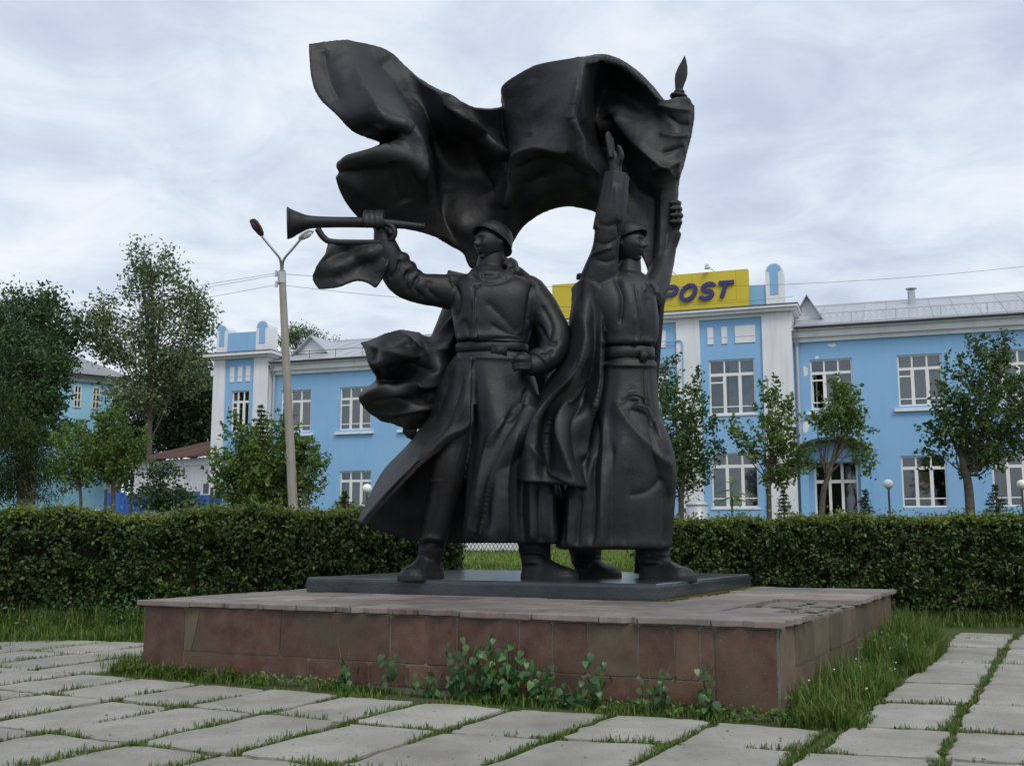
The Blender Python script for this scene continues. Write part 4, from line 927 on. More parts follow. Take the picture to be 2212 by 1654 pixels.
# ---- wing roofs: standing seam sheets, ridge behind
def wing_roof(s0, s1, ez, hipleft=0., hipright=0.):
    rz = ez + 1.95; back = 5.2; mbr = MB(); n = int((s1 - s0) / .78)
    rf = MB(); rf.add([fp(s0, ez - .03, WO - 2 * back - .4), fp(s1, ez - .03, WO - 2 * back - .4), fp(s1, rz, WO - back), fp(s0, rz, WO - back)], [(0, 1, 2, 3)])
    rf = rf.build('roof', MT['roofm'], post)
    for k in range(n):
        a, b_ = s0 + (s1 - s0) * k / n, s0 + (s1 - s0) * (k + 1) / n
        m3 = MB(); q = [fp(a + .012, ez + .05, WO + .46), fp(b_ - .012, ez + .05, WO + .46), fp(b_ - .012, rz, WO - back), fp(a + .012, rz, WO - back)]
        th = np.array([0, 0, .025]); m3.add([*q, *[p + th for p in q]], [(0, 3, 2, 1), (4, 5, 6, 7), (0, 1, 5, 4), (1, 2, 6, 5), (2, 3, 7, 6), (3, 0, 4, 7)])
        m3.build('roof_panel', MT['roofm'], rf)
        m3 = MB(); m3.tube([fp(a, ez + .085, WO + .45), fp(a, rz + .03, WO - back)], .022, 4); m3.build('seam', MT['roofm'], rf)
    m3 = MB(); m3.tube([fp(s0, rz + .02, WO - back), fp(s1, rz + .02, WO - back)], .07, 6); m3.build('ridge_cap', MT['roofm'], rf)
    m3 = MB(); m3.tube([fp(s0, ez + .05, WO + .5), fp(s1, ez + .05, WO + .5)], .045, 6); m3.build('gutter', MT['iron'], rf)
    return rf
rf = wing_roof(.3, RW1, eave + .02); rf2 = wing_roof(LW0 + .1, LW1, eave - .06)
# snow guard with iron rings on the right wing
m3 = MB(); sl_ = 1.95 / 5.66
def rp(s, t, h): return fp(s, eave + .1 + t * sl_ + h, WO + .46 - t)
for h in (.02, .40): m3.tube([rp(.6, .35, h), rp(RW1, .35, h)], .011, 5)
for s_ in np.arange(.8, RW1, 1.55): m3.tube([rp(s_, .35, -.1), rp(s_, .35, .42)], .016, 5); m3.tube([rp(s_, .35, .38), rp(s_, .75, .05)], .01, 5)
for s_ in np.arange(1.0, RW1, .235):
    c = rp(s_, .35, .21); m3.tube([c + .185 * (math.cos(t) * BD * .85 + math.sin(t) * PZ) for t in np.linspace(0, 2 * math.pi, 19)], .006, 4, cap=False)
m3.build('snow_guard', MT['zinc'], rf)
m3 = MB()
for s_ in np.arange(LW0 + .6, LW1, 1.3): m3.tube([fp(s_, eave + .1, WO + .1), fp(s_, eave + .5, WO + .1)], .014, 5)
for h in (.12, .48): m3.tube([fp(LW0 + .4, eave + h, WO + .1), fp(LW1, eave + h, WO + .1)], .014, 5)
m3.build('snow_guard', MT['iron'], rf2)
# chimney stack, dormer ends behind the towers
c = fp(4.55, eave + 1.35, WO - 4.2); m3 = MB(); m3.tube([c, c + PZ * .82], .15, 12); m3.tube([c + PZ * .89, c + PZ * .93], .22, 12); m3.tube([c + PZ * .8, c + PZ * .9], .03, 6); m3.build('vent_stack', MT['roofm'], rf)
def dormer(s0, s1, z0, z1, off, name='dormer'):
    sm_ = (s0 + s1) / 2; m3 = MB(); V = []
    for o_ in (off, off - 3.2): V += [fp(s0, z0, o_), fp(s1, z0, o_), fp(sm_, z1, o_)]
    m3.add(V, [(0, 1, 2), (5, 4, 3), (1, 4, 5, 2), (3, 0, 2, 5), (4, 1, 0, 3)]); d_ = m3.build(name, MT['white'], post)
    m3 = MB(); e_ = .28 if s0 < -5 else .1
    for sa, sb in ((s0 - e_, sm_), (s1 + e_, sm_)):
        p, q = fp(sa, z0 - e_ * (z1 - z0) / (sm_ - s0), off + .3), fp(sb, z1 + .02, off + .3); bk = -BN * 3.5; th = PZ * .07
        m3.add([p, q, q + bk, p + bk, p + th, q + th, q + bk + th, p + bk + th], [(0, 1, 2, 3), (4, 7, 6, 5), (0, 4, 5, 1), (1, 5, 6, 2), (2, 6, 7, 3), (3, 7, 4, 0)])
    m3.build('dormer_roof', MT['roofm'], d_)
dormer(-22.15, -20.55, eave + .7, eave + 1.4, WO - 1.5)
dormer(.05, 1.3, eave + .55, eave + 1.6, WO - 1.4)
# ---- central tower
CC = -5.2; T0, T1 = 2 * CC - .19, .19; TZ = 10.07
pil = [(-.9, T1), (-4.17, -3.26)]; pil += [(2 * CC - b_, 2 * CC - a) for a, b_ in pil]
pan = [(-3.26, -.9), (2 * CC + 4.17, -4.17), (2 * CC + .9, 2 * CC + 3.26)]
hol = []; wins = []
for i, (a, b_) in enumerate(pan):
    m_ = (a + b_) / 2; hw = .865 if i != 1 else .72
    for (z0, z1, kd) in ((6.27, 8.37, 'up'), (2.75, 4.79, 'gr')):
        hol.append((m_ - hw, m_ + hw, z0, z1)); wins.append((m_ - hw, m_ + hw, z0, z1, kd))
wall(T0, T1, GB - .3, TZ, 0, hol, MT['blue'])
for q in wins: window(*q[:4], 0, q[4], cur=1 if q[4] == 'up' else 2, sill=False)
for q in wins:
    m3 = MB(); bxs(m3, q[0] - .06, q[1] + .06, q[2] - .07, q[2] - .005, -.01, .04); m3.build('window_ledge', MT['white'], post)
for (a, b_) in pil:
    m3 = MB(); bxs(m3, a, b_, GB - .3, TZ - .003, -.05, .09); m3.build('pilaster', MT['white'], post)
m3 = MB()
for (a, b_) in pan: bxs(m3, a + .002, b_ - .002, 9.94, TZ - .004, -.03, .085)
m3.build('frieze', MT['white'], post)
for i, (a, b_) in enumerate(pan):
    m_ = (a + b_) / 2
    ds = [(a + .29, a + .52), (a + .83, a + 1.05), (a + 1.34, b_ - .26)] if i != 1 else [(m_ - .62, m_ - .4), (m_ - .11, m_ + .11), (m_ + .4, m_ + .62)]
    for (p, q) in ds:
        m3 = MB(); bxs(m3, p, q, 9.23, 9.64, -.02, .035); bxs(m3, p, q, 8.98, 9.21, -.02, .035); m3.build('plaster_panel', MT['white'], post)
m3 = MB(); bxs(m3, T0 - .18, T1 + .18, TZ, TZ + .12, -1.5, .3); bxs(m3, T0 - .28, T1 + .28, TZ + .12, TZ + .22, -1.5, .42); m3.build('cornice', MT['white'], post)
m3 = MB(); bxs(m3, T0 - .3, T1 + .3, TZ + .222, TZ + .25, -1.5, .45); m3.build('cornice_flashing', MT['iron'], post)
# tower side walls, back
for s_ in (T0, T1):
    m3 = MB(); m3.add([fp(s_, GB, 0), fp(s_, TZ, 0), fp(s_, TZ, -9), fp(s_, GB, -9)], [(0, 1, 2, 3)]); m3.build('side_wall', MT['white'], post)
m3 = MB(); bxs(m3, T0 + .3, T1 - .3, TZ + .25, 11.18, -.9, -.05); m3.build('parapet', MT['blue'], post)
def pinnacle(s0, s1, z0, z1, off, dep=.7):
    w_ = s1 - s0; r = w_ / 2; m_ = (s0 + s1) / 2; poly = [(s0, z0), (s1, z0), (s1, z1 - r)] + [(m_ + r * math.cos(t), z1 - r + r * math.sin(t)) for t in np.linspace(0, math.pi, 13)[1:-1]] + [(s0, z1 - r)]
    K = len(poly); m3 = MB(); V = [fp(*p, off) for p in poly] + [fp(*p, off - dep) for p in poly]
    m3.add(V, [tuple(range(K)), tuple(range(2 * K - 1, K - 1, -1))] + [(k, K + k, K + (k + 1) % K, (k + 1) % K) for k in range(K)]); o_ = m3.build('pinnacle', MT['white'], post)
    k = .46; zz0 = z0 + .42 * (z1 - z0) * .9; poly = [(m_ - r * k, z0 + (z1 - z0) * .27), (m_ + r * k, z0 + (z1 - z0) * .27), (m_ + r * k, z1 - r * .95), (m_ + r * .8, z1 - r * .85)] + [(m_ + .8 * r * math.cos(t), z1 - r + .1 * r + .8 * r * math.sin(t)) for t in np.linspace(.12, math.pi - .12, 11)] + [(m_ - r * .8, z1 - r * .85), (m_ - r * k, z1 - r * .95)]
    K = len(poly); m3 = MB(); V = [fp(*p, off - .01) for p in poly] + [fp(*p, off + .022) for p in poly]
    m3.add(V, [tuple(range(K, 2 * K))] + [(k, (k + 1) % K, K + (k + 1) % K, K + k) for k in range(K)]); m3.build('inlay', MT['blue'], o_)
pinnacle(-.71, -.06, TZ + .25, 11.98, .02); pinnacle(2 * CC + .06, 2 * CC + .71, TZ + .25, 11.98, .02)
# ---- yellow sign board with raised letters
SG0, SG1, SZ0, SZ1 = -9.14, -1.32, 10.335, 11.77
sg = thing('shop_sign', 'yellow roof sign with raised dark blue letters POST on the post office', 'sign', fp(-5.2, SZ0, .2))
cutl = [SG0, -7.3, -5.4, -3.45, -1.78, SG1]
for k in range(5):
    m3 = MB(); bxs(m3, cutl[k] + .003, cutl[k + 1] - .003, SZ0 + .27, SZ1, -.04, .30 + .004 * (k % 2)); m3.build('board', MT['yellow'], sg)
for k in range(3):
    a = SG0 + (SG1 - SG0) * k / 3; m3 = MB(); bxs(m3, a + .003, a + (SG1 - SG0) / 3 - .003, SZ0, SZ0 + .264, -.04, .298 + .003 * (k % 2)); m3.build('board', MT['yellow'], sg)
m3 = MB()
for s_ in np.arange(SG0 + .8, SG1, .8): m3.tube([fp(s_, SZ0, -.045), fp(s_, SZ1, -.045)], .03, 4)
m3.build('frame', MT['iron'], sg)
def letter(strokes, s0, z0, w_, h_, slant=.34, t=.155):
    """one letter from stroke polylines in a unit box, slanted, with depth"""
    m3 = MB(); d0, d1 = .305, .40
    for k_, st in enumerate(strokes):
        d1 = .40 + .0025 * k_
        pts = [np.array([s0 + x * w_ + slant * z * h_, z0 + z * h_]) for x, z in st]; n = len(pts); Lf = []; Rt = []
        for i in range(n):
            a = pts[max(i - 1, 0)]; b_ = pts[min(i + 1, n - 1)]; tt = (b_ - a) / np.linalg.norm(b_ - a); nn = np.array([-tt[1], tt[0]]) * t / 2; Lf.append(pts[i] + nn); Rt.append(pts[i] - nn)
        V = []
        for L_, R_ in zip(Lf, Rt): V += [fp(*L_, d0), fp(*L_, d1), fp(*R_, d1), fp(*R_, d0)]
        Fs = []
        for i in range(n - 1):
            for k in range(4): Fs.append((i * 4 + k, i * 4 + (k + 1) % 4, i * 4 + 4 + (k + 1) % 4, i * 4 + 4 + k))
        Fs += [(3, 2, 1, 0), tuple((n - 1) * 4 + k for k in range(4))]
        m3.add(V, Fs)
    return m3.build('letter', MT['navy'], sg)
arc = lambda cx, cz, rx, rz, a, b_, n=14: [(cx + rx * math.cos(R(t)), cz + rz * math.sin(R(t))) for t in np.linspace(a, b_, n)]
LP_ = [[(0, 0), (0, 1)], [(0, .96), (.55, .96)] + arc(.55, .70, .38, .26, 90, -90)[1:] + [(0, .44)]]
LO_ = [arc(.5, .5, .47, .47, 0, 362, 30)]
LS_ = [arc(.5, .74, .40, .235, 20, 270, 16) + arc(.5, .27, .42, .24, 90, -165, 16)[1:]]
LT_ = [[(.5, 0), (.5, 1)], [(0, .96), (1.0, .96)]]
lz = 10.71; lh = .60
for st, s_, w_ in ((LP_, -4.66, .50), (LO_, -3.98, .56), (LS_, -3.24, .54), (LT_, -2.62, .58)): letter(st, s_, lz, w_, lh)
for s_ in (-6.9, -4.05, -2.55):
    m3 = MB(); a = fp(s_, SZ1, .1); m3.tube([a, a + PZ * .22 + BN * .35 - BD * .28], .016, 5); q = a + PZ * .22 + BN * .35 - BD * .28
    m3.tube([q + PZ * .06, q - PZ * .12], [.05, .12], 8); m3.build('spotlight', MT['zinc'], sg)
# ---- left tower
A0, A1 = -25.34, -22.48; TL = 9.62
hol = [(-24.36, -23.45, 6.32, 8.17), (-24.36, -23.45, 2.7, 4.6)]
wall(A0, A1, GB - .3, TL, 0, hol, MT['blue'])
for h_, kd in zip(hol, ('up', 'gr')): window(*h_, 0, kd, cur=1, sill=False)
for (a, b_) in ((A0, -24.73), (-23.22, A1)): m3 = MB(); bxs(m3, a, b_, GB - .3, TL - .003, -.05, .06); m3.build('pilaster', MT['white'], post)
for p in (-24.49, -24.07, -23.65):
    m3 = MB(); bxs(m3, p, p + .23, 8.8, 9.27, -.02, .03); bxs(m3, p, p + .23, 8.57, 8.78, -.02, .03); m3.build('plaster_panel', MT['white'], post)
m3 = MB(); bxs(m3, A0 - .1, A1 + .1, TL, TL + .1, -3.2, .2); bxs(m3, A0 - .35, A1 + .35, TL + .1, TL + .24, -3.4, .42); m3.build('cornice', MT['white'], post)
m3 = MB(); bxs(m3, A0 - .37, A1 + .37, TL + .242, TL + .265, -3.4, .45); m3.build('cornice_flashing', MT['iron'], post)
m3 = MB(); bxs(m3, A0 + .3, A1 - .3, TL + .26, 10.84, -.6, -.05); m3.build('parapet', MT['blue'], post)
pinnacle(-25.28, -24.72, TL + .265, 11.23, .0, .75); pinnacle(-23.2, -22.55, TL + .265, 11.3, .0, .75)
for s_ in (A0, A1): m3 = MB(); m3.add([fp(s_, GB, 0), fp(s_, TL, 0), fp(s_, TL, -9), fp(s_, GB, -9)], [(0, 1, 2, 3)]); m3.build('side_wall', MT['white'], post)
m3 = MB(); bxs(m3, A0 - .14, A0 + .1, 8.9, 9.15, -8.8, .075); m3.build('side_moulding', MT['white'], post)
# ---- rooms behind the glass, far walls, drain pipes
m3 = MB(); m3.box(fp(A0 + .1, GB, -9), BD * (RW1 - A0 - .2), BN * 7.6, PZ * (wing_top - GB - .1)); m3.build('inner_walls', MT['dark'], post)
m3 = MB(); m3.add([fp(RW1, GB, WO), fp(RW1, GB, -10.9), fp(RW1, eave, -10.9), fp(RW1, eave, WO)], [(0, 1, 2, 3)]); m3.add([fp(A0, GB, -10.9), fp(RW1, GB, -10.9), fp(RW1, eave, -10.9), fp(A0, eave, -10.9)], [(0, 1, 2, 3)])
m3.build('back_wall', MT['blue'], post)
for s_ in (.34, LW0 + .14):
    m3 = MB(); m3.tube([fp(s_ - .02, eave + .1, WO + .45), fp(s_, eave - .25, WO + .3), fp(s_, eave - .6, WO + .1), fp(s_, GB, WO + .1)], .062, 8); m3.build('drain_pipe', MT['zinc'], post)
m3 = MB(); m3.tube([fp(-4.6, 9.18, .1), fp(-4.0, 9.2, .14), fp(-3.92, 9.1, .14), fp(-3.9, 4, .14)], .025, 6); m3.build('conduit', MT['blue'], post)
# ---- entrance: arched canopy, side cheeks, glazed door
en = MB(); c0, c1 = .3, 2.72; zc, zr = 4.62, .52; dep = .95; ring = []
for t in np.linspace(0, math.pi, 17):
    s_ = (c0 + c1) / 2 - (c1 - c0) / 2 * math.cos(t) * 1.06; z_ = zc + zr * math.sin(t); ring.append((s_, z_))
V = []
for (s_, z_) in ring: V += [fp(s_, z_, WO), fp(s_, z_, WO + dep), fp(s_, z_ + .11, WO + dep), fp(s_, z_ + .11, WO)]
Fs = []
for i in range(16):
    for k in range(4): Fs.append((i * 4 + k, i * 4 + 4 + k, i * 4 + 4 + (k + 1) % 4, i * 4 + (k + 1) % 4))
en.add(V, Fs); can = en.build('canopy', MT['iron'], post)
m3 = MB(); K = len(ring); m3.add([fp(*q, WO + .3) for q in ring], [tuple(range(K))]); m3.add([fp(c0 + .02, zc - .002, WO + .3), fp(c1 - .02, zc - .002, WO + .3), fp(c1 - .02, zc - .25, WO + .3), fp(c0 + .02, zc - .25, WO + .3)], [(0, 1, 2, 3)]); m3.build('tympanum', MT['blue'], can)
for s_ in (c0, c1 - .3): m3 = MB(); bxs(m3, s_, s_ + .3, GB, zc - .004, WO - .02, WO + .26); m3.build('porch_post', MT['blue'], can)
m3 = MB(); a, b_, c, d = door
for q in ((a, a + .07, c, d), (b_ - .07, b_, c, d), (a + .07, b_ - .07, d - .07, d), (a + .07, b_ - .07, 3.62, 3.74), (a + .5, a + .6, c, d - .07), (b_ - .6, b_ - .5, c, d - .07)): bxs(m3, *q, WO - .15, WO - .06)
dr_ = m3.build('door', MT['wood'], post)
for (p, q) in ((a + .07, a + .5), (a + .6, b_ - .6), (b_ - .5, b_ - .07)):
    for (z0, z1) in ((c + .1, 3.62), (3.74, d - .07)): m3 = MB(); bxs(m3, p, q, z0, z1, WO - .11, WO - .1); m3.build('pane', MT['glass'], dr_)
m3 = MB(); bxs(m3, b_ - .48, b_ - .08, 2.6, 3.0, WO - .2, WO - .19); q = m3.build('poster', MT['purple'], post)
# flaked plaster patches beside the first window
for (s_, z_, w_, h_) in ((.62, 7.8, .12, .42), (1.05, 8.32, .08, .12), (1.6, 8.75, .18, .12), (.55, 5.75, .14, .42)):
    pts = []; m3 = MB()
    for t in np.linspace(0, 2 * math.pi, 12)[:-1]: rr = random.uniform(.6, 1.1); pts.append(fp(s_ + w_ * rr * math.cos(t), z_ + h_ * rr * math.sin(t) * .6, WO + .006))
    m3.add(pts, [tuple(range(11))]); m3.build('bare_plaster', MT['white'], post)

# ================================================================== LEFT BACKGROUND
def rect_house(name, label, p, yaw, Ln, Dp, z0, z1, wm, rm, rh, over=.5, gable=False):
    """house with its front from p along yaw; returns thing and a mapper"""
    d = np.array([math.cos(yaw), math.sin(yaw), 0]); n = np.array([d[1], -d[0], 0]); p = np.array([p[0], p[1], 0.])
    t = thing(name, label, 'house', p + d * Ln / 2 - n * Dp / 2 + PZ * z0)
    f = lambda s, z, o=0.: p + d * s + n * o + PZ * z
    m3 = MB(); m3.box(f(0, z0, 0), d * Ln, -n * Dp, PZ * (z1 - z0)); m3.build('wall', wm, t)
    return t, f, d, n
# light blue house
hA = P(-60, 900, 66); hB = P(262, 900, 72); yaw = math.atan2(hB[1] - hA[1], hB[0] - hA[0]); Ln = math.hypot(*(hB - hA)[:2])
zt_ = P(262, 818, 72)[2]
ho, hf, hd, hn = rect_house('blue_house', 'light blue two storey house with grey hipped roof behind the broad dark tree', hA, yaw, Ln, 9, 1.0, zt_, MT['sky2'], MT['slate'], 2)
m3 = MB(); m3.box(hf(Ln - .75, 1.0, .1), hd * .78, -hn * .3, PZ * (zt_ - 1.0)); m3.box(hf(-.05, zt_ - .45, .16), hd * (Ln + .2), -hn * .4, PZ * .45); m3.build('white_trim', MT['white'], ho)
zm = P(262, 945, 72)[2]; m3 = MB(); m3.box(hf(-.05, zm - .25, .2), hd * (Ln + .15), -hn * .4, PZ * .3); m3.box(hf(Ln - .9, 1.0, .25), hd * 1.0, -hn * .4, PZ * (zm - 1.3)); m3.build('string_course', MT['white'], ho)
m3 = MB(); o_ = .6; rz = zt_ + 2.6
V = [hf(-o_, zt_, o_), hf(Ln + o_, zt_, o_), hf(Ln + o_, zt_, -9 - o_), hf(-o_, zt_, -9 - o_), hf(4, rz, -4.5), hf(Ln - 4, rz, -4.5)]
m3.add(V, [(0, 1, 5, 4), (1, 2, 5), (2, 3, 4, 5), (3, 0, 4), (3, 2, 1, 0)]); m3.build('roof', MT['slate'], ho)
def small_window(f, d, n, s_, w_, z0, z1, parent, nx_=2, nz_=3, off=.0):
    m3 = MB(); m3.box(f(s_, z0, off + .012), d * w_, -n * .02, PZ * (z1 - z0)); win = m3.build('window', MT['dark'], parent)
    m3 = MB()
    for k in range(nx_ + 1): x = s_ + (w_ - .09) * k / nx_; m3.box(f(x, z0, off + .06), d * .09, -n * .05, PZ * (z1 - z0))
    for k in range(nz_ + 1): z = z0 + (z1 - z0 - .08) * k / nz_; m3.box(f(s_ + .002, z, off + .065), d * (w_ - .004), -n * .05, PZ * .08)
    m3.build('frame', MT['wood'], win)
    m3 = MB(); m3.box(f(s_ + .05, z0 + .05, off + .02), d * (w_ - .1), -n * .004, PZ * (z1 - z0 - .1)); m3.build('pane', MT['glass'], win)
hz0, hz1 = P(200, 880, 70)[2], P(200, 832, 70)[2]
def hs(x, Y=70): 
    q = onplane(x, 900, hA, hn); return float((q - np.array([hA[0], hA[1], 0])) @ hd)
for x in (58, 107, 156, 196): small_window(hf, hd, hn, hs(x), hs(x + 17) - hs(x), hz0, hz1, ho)
m3 = MB(); m3.tube([hf(Ln + .1, zt_, .5), hf(Ln + .1, zt_ - .6, .15), hf(Ln + .1, 1, .15)], .09, 6); m3.build('drain_pipe', MT['zinc'], ho)
# low white house with a rusty roof
wA = P(292, 1000, 56); wB = P(478, 1000, 52); yaw = math.atan2(wB[1] - wA[1], wB[0] - wA[0]); Ln = math.hypot(*(wB - wA)[:2]); zt_ = P(380, 992, 54)[2]
wh, wf, wd, wn = rect_house('white_shed', 'low white house with rust brown metal roof beside the post office', wA, yaw, Ln, 7, 1.0, zt_, MT['white'], MT['brown'], 2)
n_ = 11; rz = P(390, 955, 57)[2] + .1
rfb = MB(); rfb.add([wf(-.3, zt_, -7.4), wf(Ln + .3, zt_, -7.4), wf(Ln - .2, rz, -3.6), wf(.9, rz, -3.6)], [(0, 1, 2, 3)]); rfb = rfb.build('roof', MT['brown'], wh)
for k in range(n_):
    a, b_ = -.3 + (Ln + .6) * k / n_, -.3 + (Ln + .6) * (k + 1) / n_; a2, b2 = .9 + (Ln - 1.1) * k / n_, .9 + (Ln - 1.1) * (k + 1) / n_
    m3 = MB(); q = [wf(a + .015, zt_ + .02, .45), wf(b_ - .015, zt_ + .02, .45), wf(b2 - .015, rz, -3.6), wf(a2 + .015, rz, -3.6)]; th = PZ * (.03 + .02 * random.random()); m3.add([*q, *[p + th for p in q]], [(0, 3, 2, 1), (4, 5, 6, 7), (0, 1, 5, 4), (1, 2, 6, 5), (2, 3, 7, 6), (3, 0, 4, 7)]); m3.build('roof_panel', MT['brown'], rfb)
def wsx(x): q = onplane(x, 1000, wA, wn); return float((q - np.array([wA[0], wA[1], 0])) @ wd)
for x in (382, 440): small_window(wf, wd, wn, wsx(x), wsx(x + 19) - wsx(x), P(390, 1072, 54)[2], P(390, 1044, 54)[2], wh, 1, 1)
m3 = MB(); m3.box(wf(-.2, zt_ - .35, .06), wd * (Ln + .4), -wn * .2, PZ * .33); m3.build('eaves_board', MT['white'], wh)
# corrugated blue fence
fA = P(225, 1100, 47); fB = P(478, 1100, 45); n_ = 22
fe = thing('board_fence', 'bright blue metal board fence in front of the low white house', 'fence', [*((fA + fB) / 2)[:2], 1.5])
fd = (fB - fA); fd[2] = 0; fl_ = np.linalg.norm(fd); fd /= fl_; fn = np.array([fd[1], -fd[0], 0])
for k in range(n_):
    a = fA + fd * fl_ * k / n_; a[2] = 1.45; zt2 = P(300, 1062 + (8 if k % 7 > 3 else 0), 46)[2]
    m3 = MB(); m3.box(a + fd * .01, fd * (fl_ / n_ - .02), -fn * .03, PZ * (zt2 - 1.45)); m3.build('board', MT['fence'], fe)
for k in range(0, n_ + 1, 5):
    a = fA + fd * fl_ * k / n_ + fn * .05; a[2] = 1.4; m3 = MB(); m3.box(a, fd * .1, -fn * .09, PZ * (P(300, 1054, 46)[2] - 1.4)); m3.build('post', MT['iron'], fe)
# white masonry gate pier
gA = P(178, 1100, 46)
gp = thing('gate_pier', 'white rusticated masonry gate pier beside the blue fence', 'pier', [gA[0] + .7, gA[1], 1.5])
for k in range(4):
    z0 = 1.4 + k * .36; e_ = .02 * (k % 2); m3 = MB(); m3.box(np.array([gA[0] - e_, gA[1] - e_, z0]), (.72 + 2 * e_, 0, 0), (0, .6, 0), (0, 0, .345)); m3.build('block', MT['white'], gp)
for k in range(3):
    z0 = 1.4 + k * .4; m3 = MB(); m3.box(np.array([gA[0] + .75, gA[1] - .1, z0]), (.42, 0, 0), (0, .5, 0), (0, 0, .39)); m3.build('block', MT['white'], gp)
m3 = MB(); m3.box(np.array([gA[0] + .7, gA[1] - .16, 2.6]), (.52, 0, 0), (0, .62, 0), (0, 0, .1)); m3.build('cap', MT['white'], gp)

# ================================================================== LAMPS AND WIRES
lY = 28.; lb = P(633, 1100, lY); lt = P(609, 585, lY)
lm = thing('street_lamp', 'leaning concrete street lamp post with two lamp arms beside the spruce', 'street lamp', [lb[0], lb[1], 1.2])
dl = (lt - lb); base = lb + dl * ((1.1 - lb[2]) / dl[2])
m3 = MB(); m3.tube([base, lt], [.135, .092], 8); m3.build('pole', MT['concrete'], lm)
m3 = MB(); m3.tube([P(609, 612, lY), P(608.6, 588, lY)], .112, 10); m3.build('collar', MT['zinc'], lm)
for pts, hp, m_ in (([(608, 588), (607, 570), (603, 556), (590, 540), (566, 511)], [(566, 510), (560, 500), (552, 488), (543, 474)], 'brown'), ([(610, 588), (611, 568), (616, 556), (630, 540), (650, 516)], [(648, 518), (656, 510), (664, 504), (674, 497)], 'globe')):
    sg_ = -1 if m_ == 'brown' else 1
    m3 = MB(); Q = cr_spline([P(x, y, lY - .15 * i) for i, (x, y) in enumerate(pts)], 16); m3.tube(Q, .034, 8); ar = m3.build('arm', MT['zinc'], lm)
    H_ = [P(x, y, lY - .75 - .1 * i) for i, (x, y) in enumerate(hp)]; m3 = MB(); rr = []
    ax = H_[-1] - H_[0]; ax /= np.linalg.norm(ax); sd_ = np.cross(ax, PZ); sd_ /= np.linalg.norm(sd_); up = np.cross(sd_, ax)
    for t, w_, h_ in ((0, .05, .05), (.12, .10, .09), (.4, .13, .12), (.75, .13, .12), (.95, .10, .08), (1.0, .04, .03)):
        c = H_[0] + (H_[-1] - H_[0]) * t; rr.append([c + sd_ * w_ * math.cos(a) + up * h_ * (math.sin(a) if math.sin(a) > 0 else .35 * math.sin(a)) for a in np.linspace(0, 2 * math.pi, 13)[:-1]])
    m3.rings(rr); m3.build('lamp_head', MT['brown' if m_ == 'brown' else 'globe'], lm, True)
    m3 = MB(); c = H_[0] + (H_[-1] - H_[0]) * .6; m3.ell(c - up * .05, (ax * .15, sd_ * .08, up * .05), 12, 6); m3.build('lamp_glass', MT['iron' if m_ == 'brown' else 'globe'], lm, True)
for y in (591, 614):
    m3 = MB(); a = P(606, y, lY); q = P(597, y - 1, lY); m3.tube([a, q], .018, 6); m3.tube([q + PZ * .07, q - PZ * .08], [.03, .045], 8); m3.build('insulator', MT['zinc'], lm)
def wire(label, a, b_, sag):
    Q = [a + (b_ - a) * t + PZ * (-4 * sag * t * (1 - t)) for t in np.linspace(0, 1, 24)]; m3 = MB(); m3.tube(Q, .0055, 4); o_ = m3.build('overhead_wire', MT['iron']); tag(o_, label, 'wire', 'overhead wires at the street lamp')
wire('topmost thin overhead wire from the lamp collar to behind the trees', P(597, 590, lY), P(-60, 680, 52), .1)
wire('middle thin overhead wire from the lamp collar to behind the trees', P(597, 594, lY), P(-60, 694, 52), .12)
wire('lowest thin overhead wire from the lamp collar to behind the trees', P(598, 615, lY), P(-60, 722, 52), .1)
wire('thin overhead wire passing high behind the statue and above the roof vent', P(612, 592, lY), P(2260, 570, 34), .55)
wire('thin overhead wire from the lamp to the cornice below the yellow sign', P(612, 616, lY), P(1716, 640, 39.5), .5)
def globe_lamp(x, y, Y, label):
    c = P(x, y, Y); r = 10.5 / 2359 * Y; z0 = gz(c[0], c[1]); t = thing('globe_lamp', label, 'garden lamp', [c[0], c[1], z0], 'white globe garden lamps')
    m3 = MB(); m3.ell(c, np.eye(3) * r, 20, 14); m3.build('globe', MT['globe'], t, True)
    m3 = MB(); m3.tube([c - PZ * r * .9, c - PZ * r * 1.25], [r * .5, r * .2], 12); m3.build('holder', MT['zinc'], t)
    m3 = MB(); m3.tube([[c[0], c[1], z0], c - PZ * r * 1.2], .03, 8); m3.build('post', MT['iron'], t)
globe_lamp(1919, 1045, 31, 'white globe garden lamp between the arched entrance and the poster window')
globe_lamp(793, 1055, 36, 'white globe garden lamp beside the flying hem of the bugler coat')
globe_lamp(2207, 1046, 30.5, 'white globe garden lamp beyond the large maple on the post office lawn')
# low white wall with a dark diamond lattice, seen between the boots
la = P(985, 1180, 27.5); lb_ = P(1110, 1180, 27.2); lz0 = P(1000, 1193, 27.5)[2]
lf = thing('lattice_fence', 'dark diamond lattice fence before a low white wall beyond the hedge gap', 'fence', [(la[0] + lb_[0]) / 2, la[1], lz0])
m3 = MB(); m3.box([la[0] - .3, 28.3, lz0 - .1], (2.2, 0, 0), (0, .2, 0), (0, 0, .75)); m3.build('low_wall', MT['white'], lf)
m3 = MB(); st = .095
for k in range(-8, 26):
    x0 = la[0] + k * st
    for sgn in (1, -1):
        p = np.array([x0, la[1], lz0 - .02]); q = p + np.array([sgn * .34, 0, .62]); m3.tube([p, q], .008, 4)
m3.build('lattice', MT['iron'], lf)
m3 = MB()
for x in (la[0] - .6, lb_[0] + .8): m3.tube([[x, la[1], lz0 - .1], [x, la[1], lz0 + .65]], .03, 6)
for z in (0, .6): m3.tube([[la[0] - .6, la[1], lz0 + z], [lb_[0] + .8, la[1], lz0 + z]], .012, 5)
m3.build('rail', MT['iron'], lf)
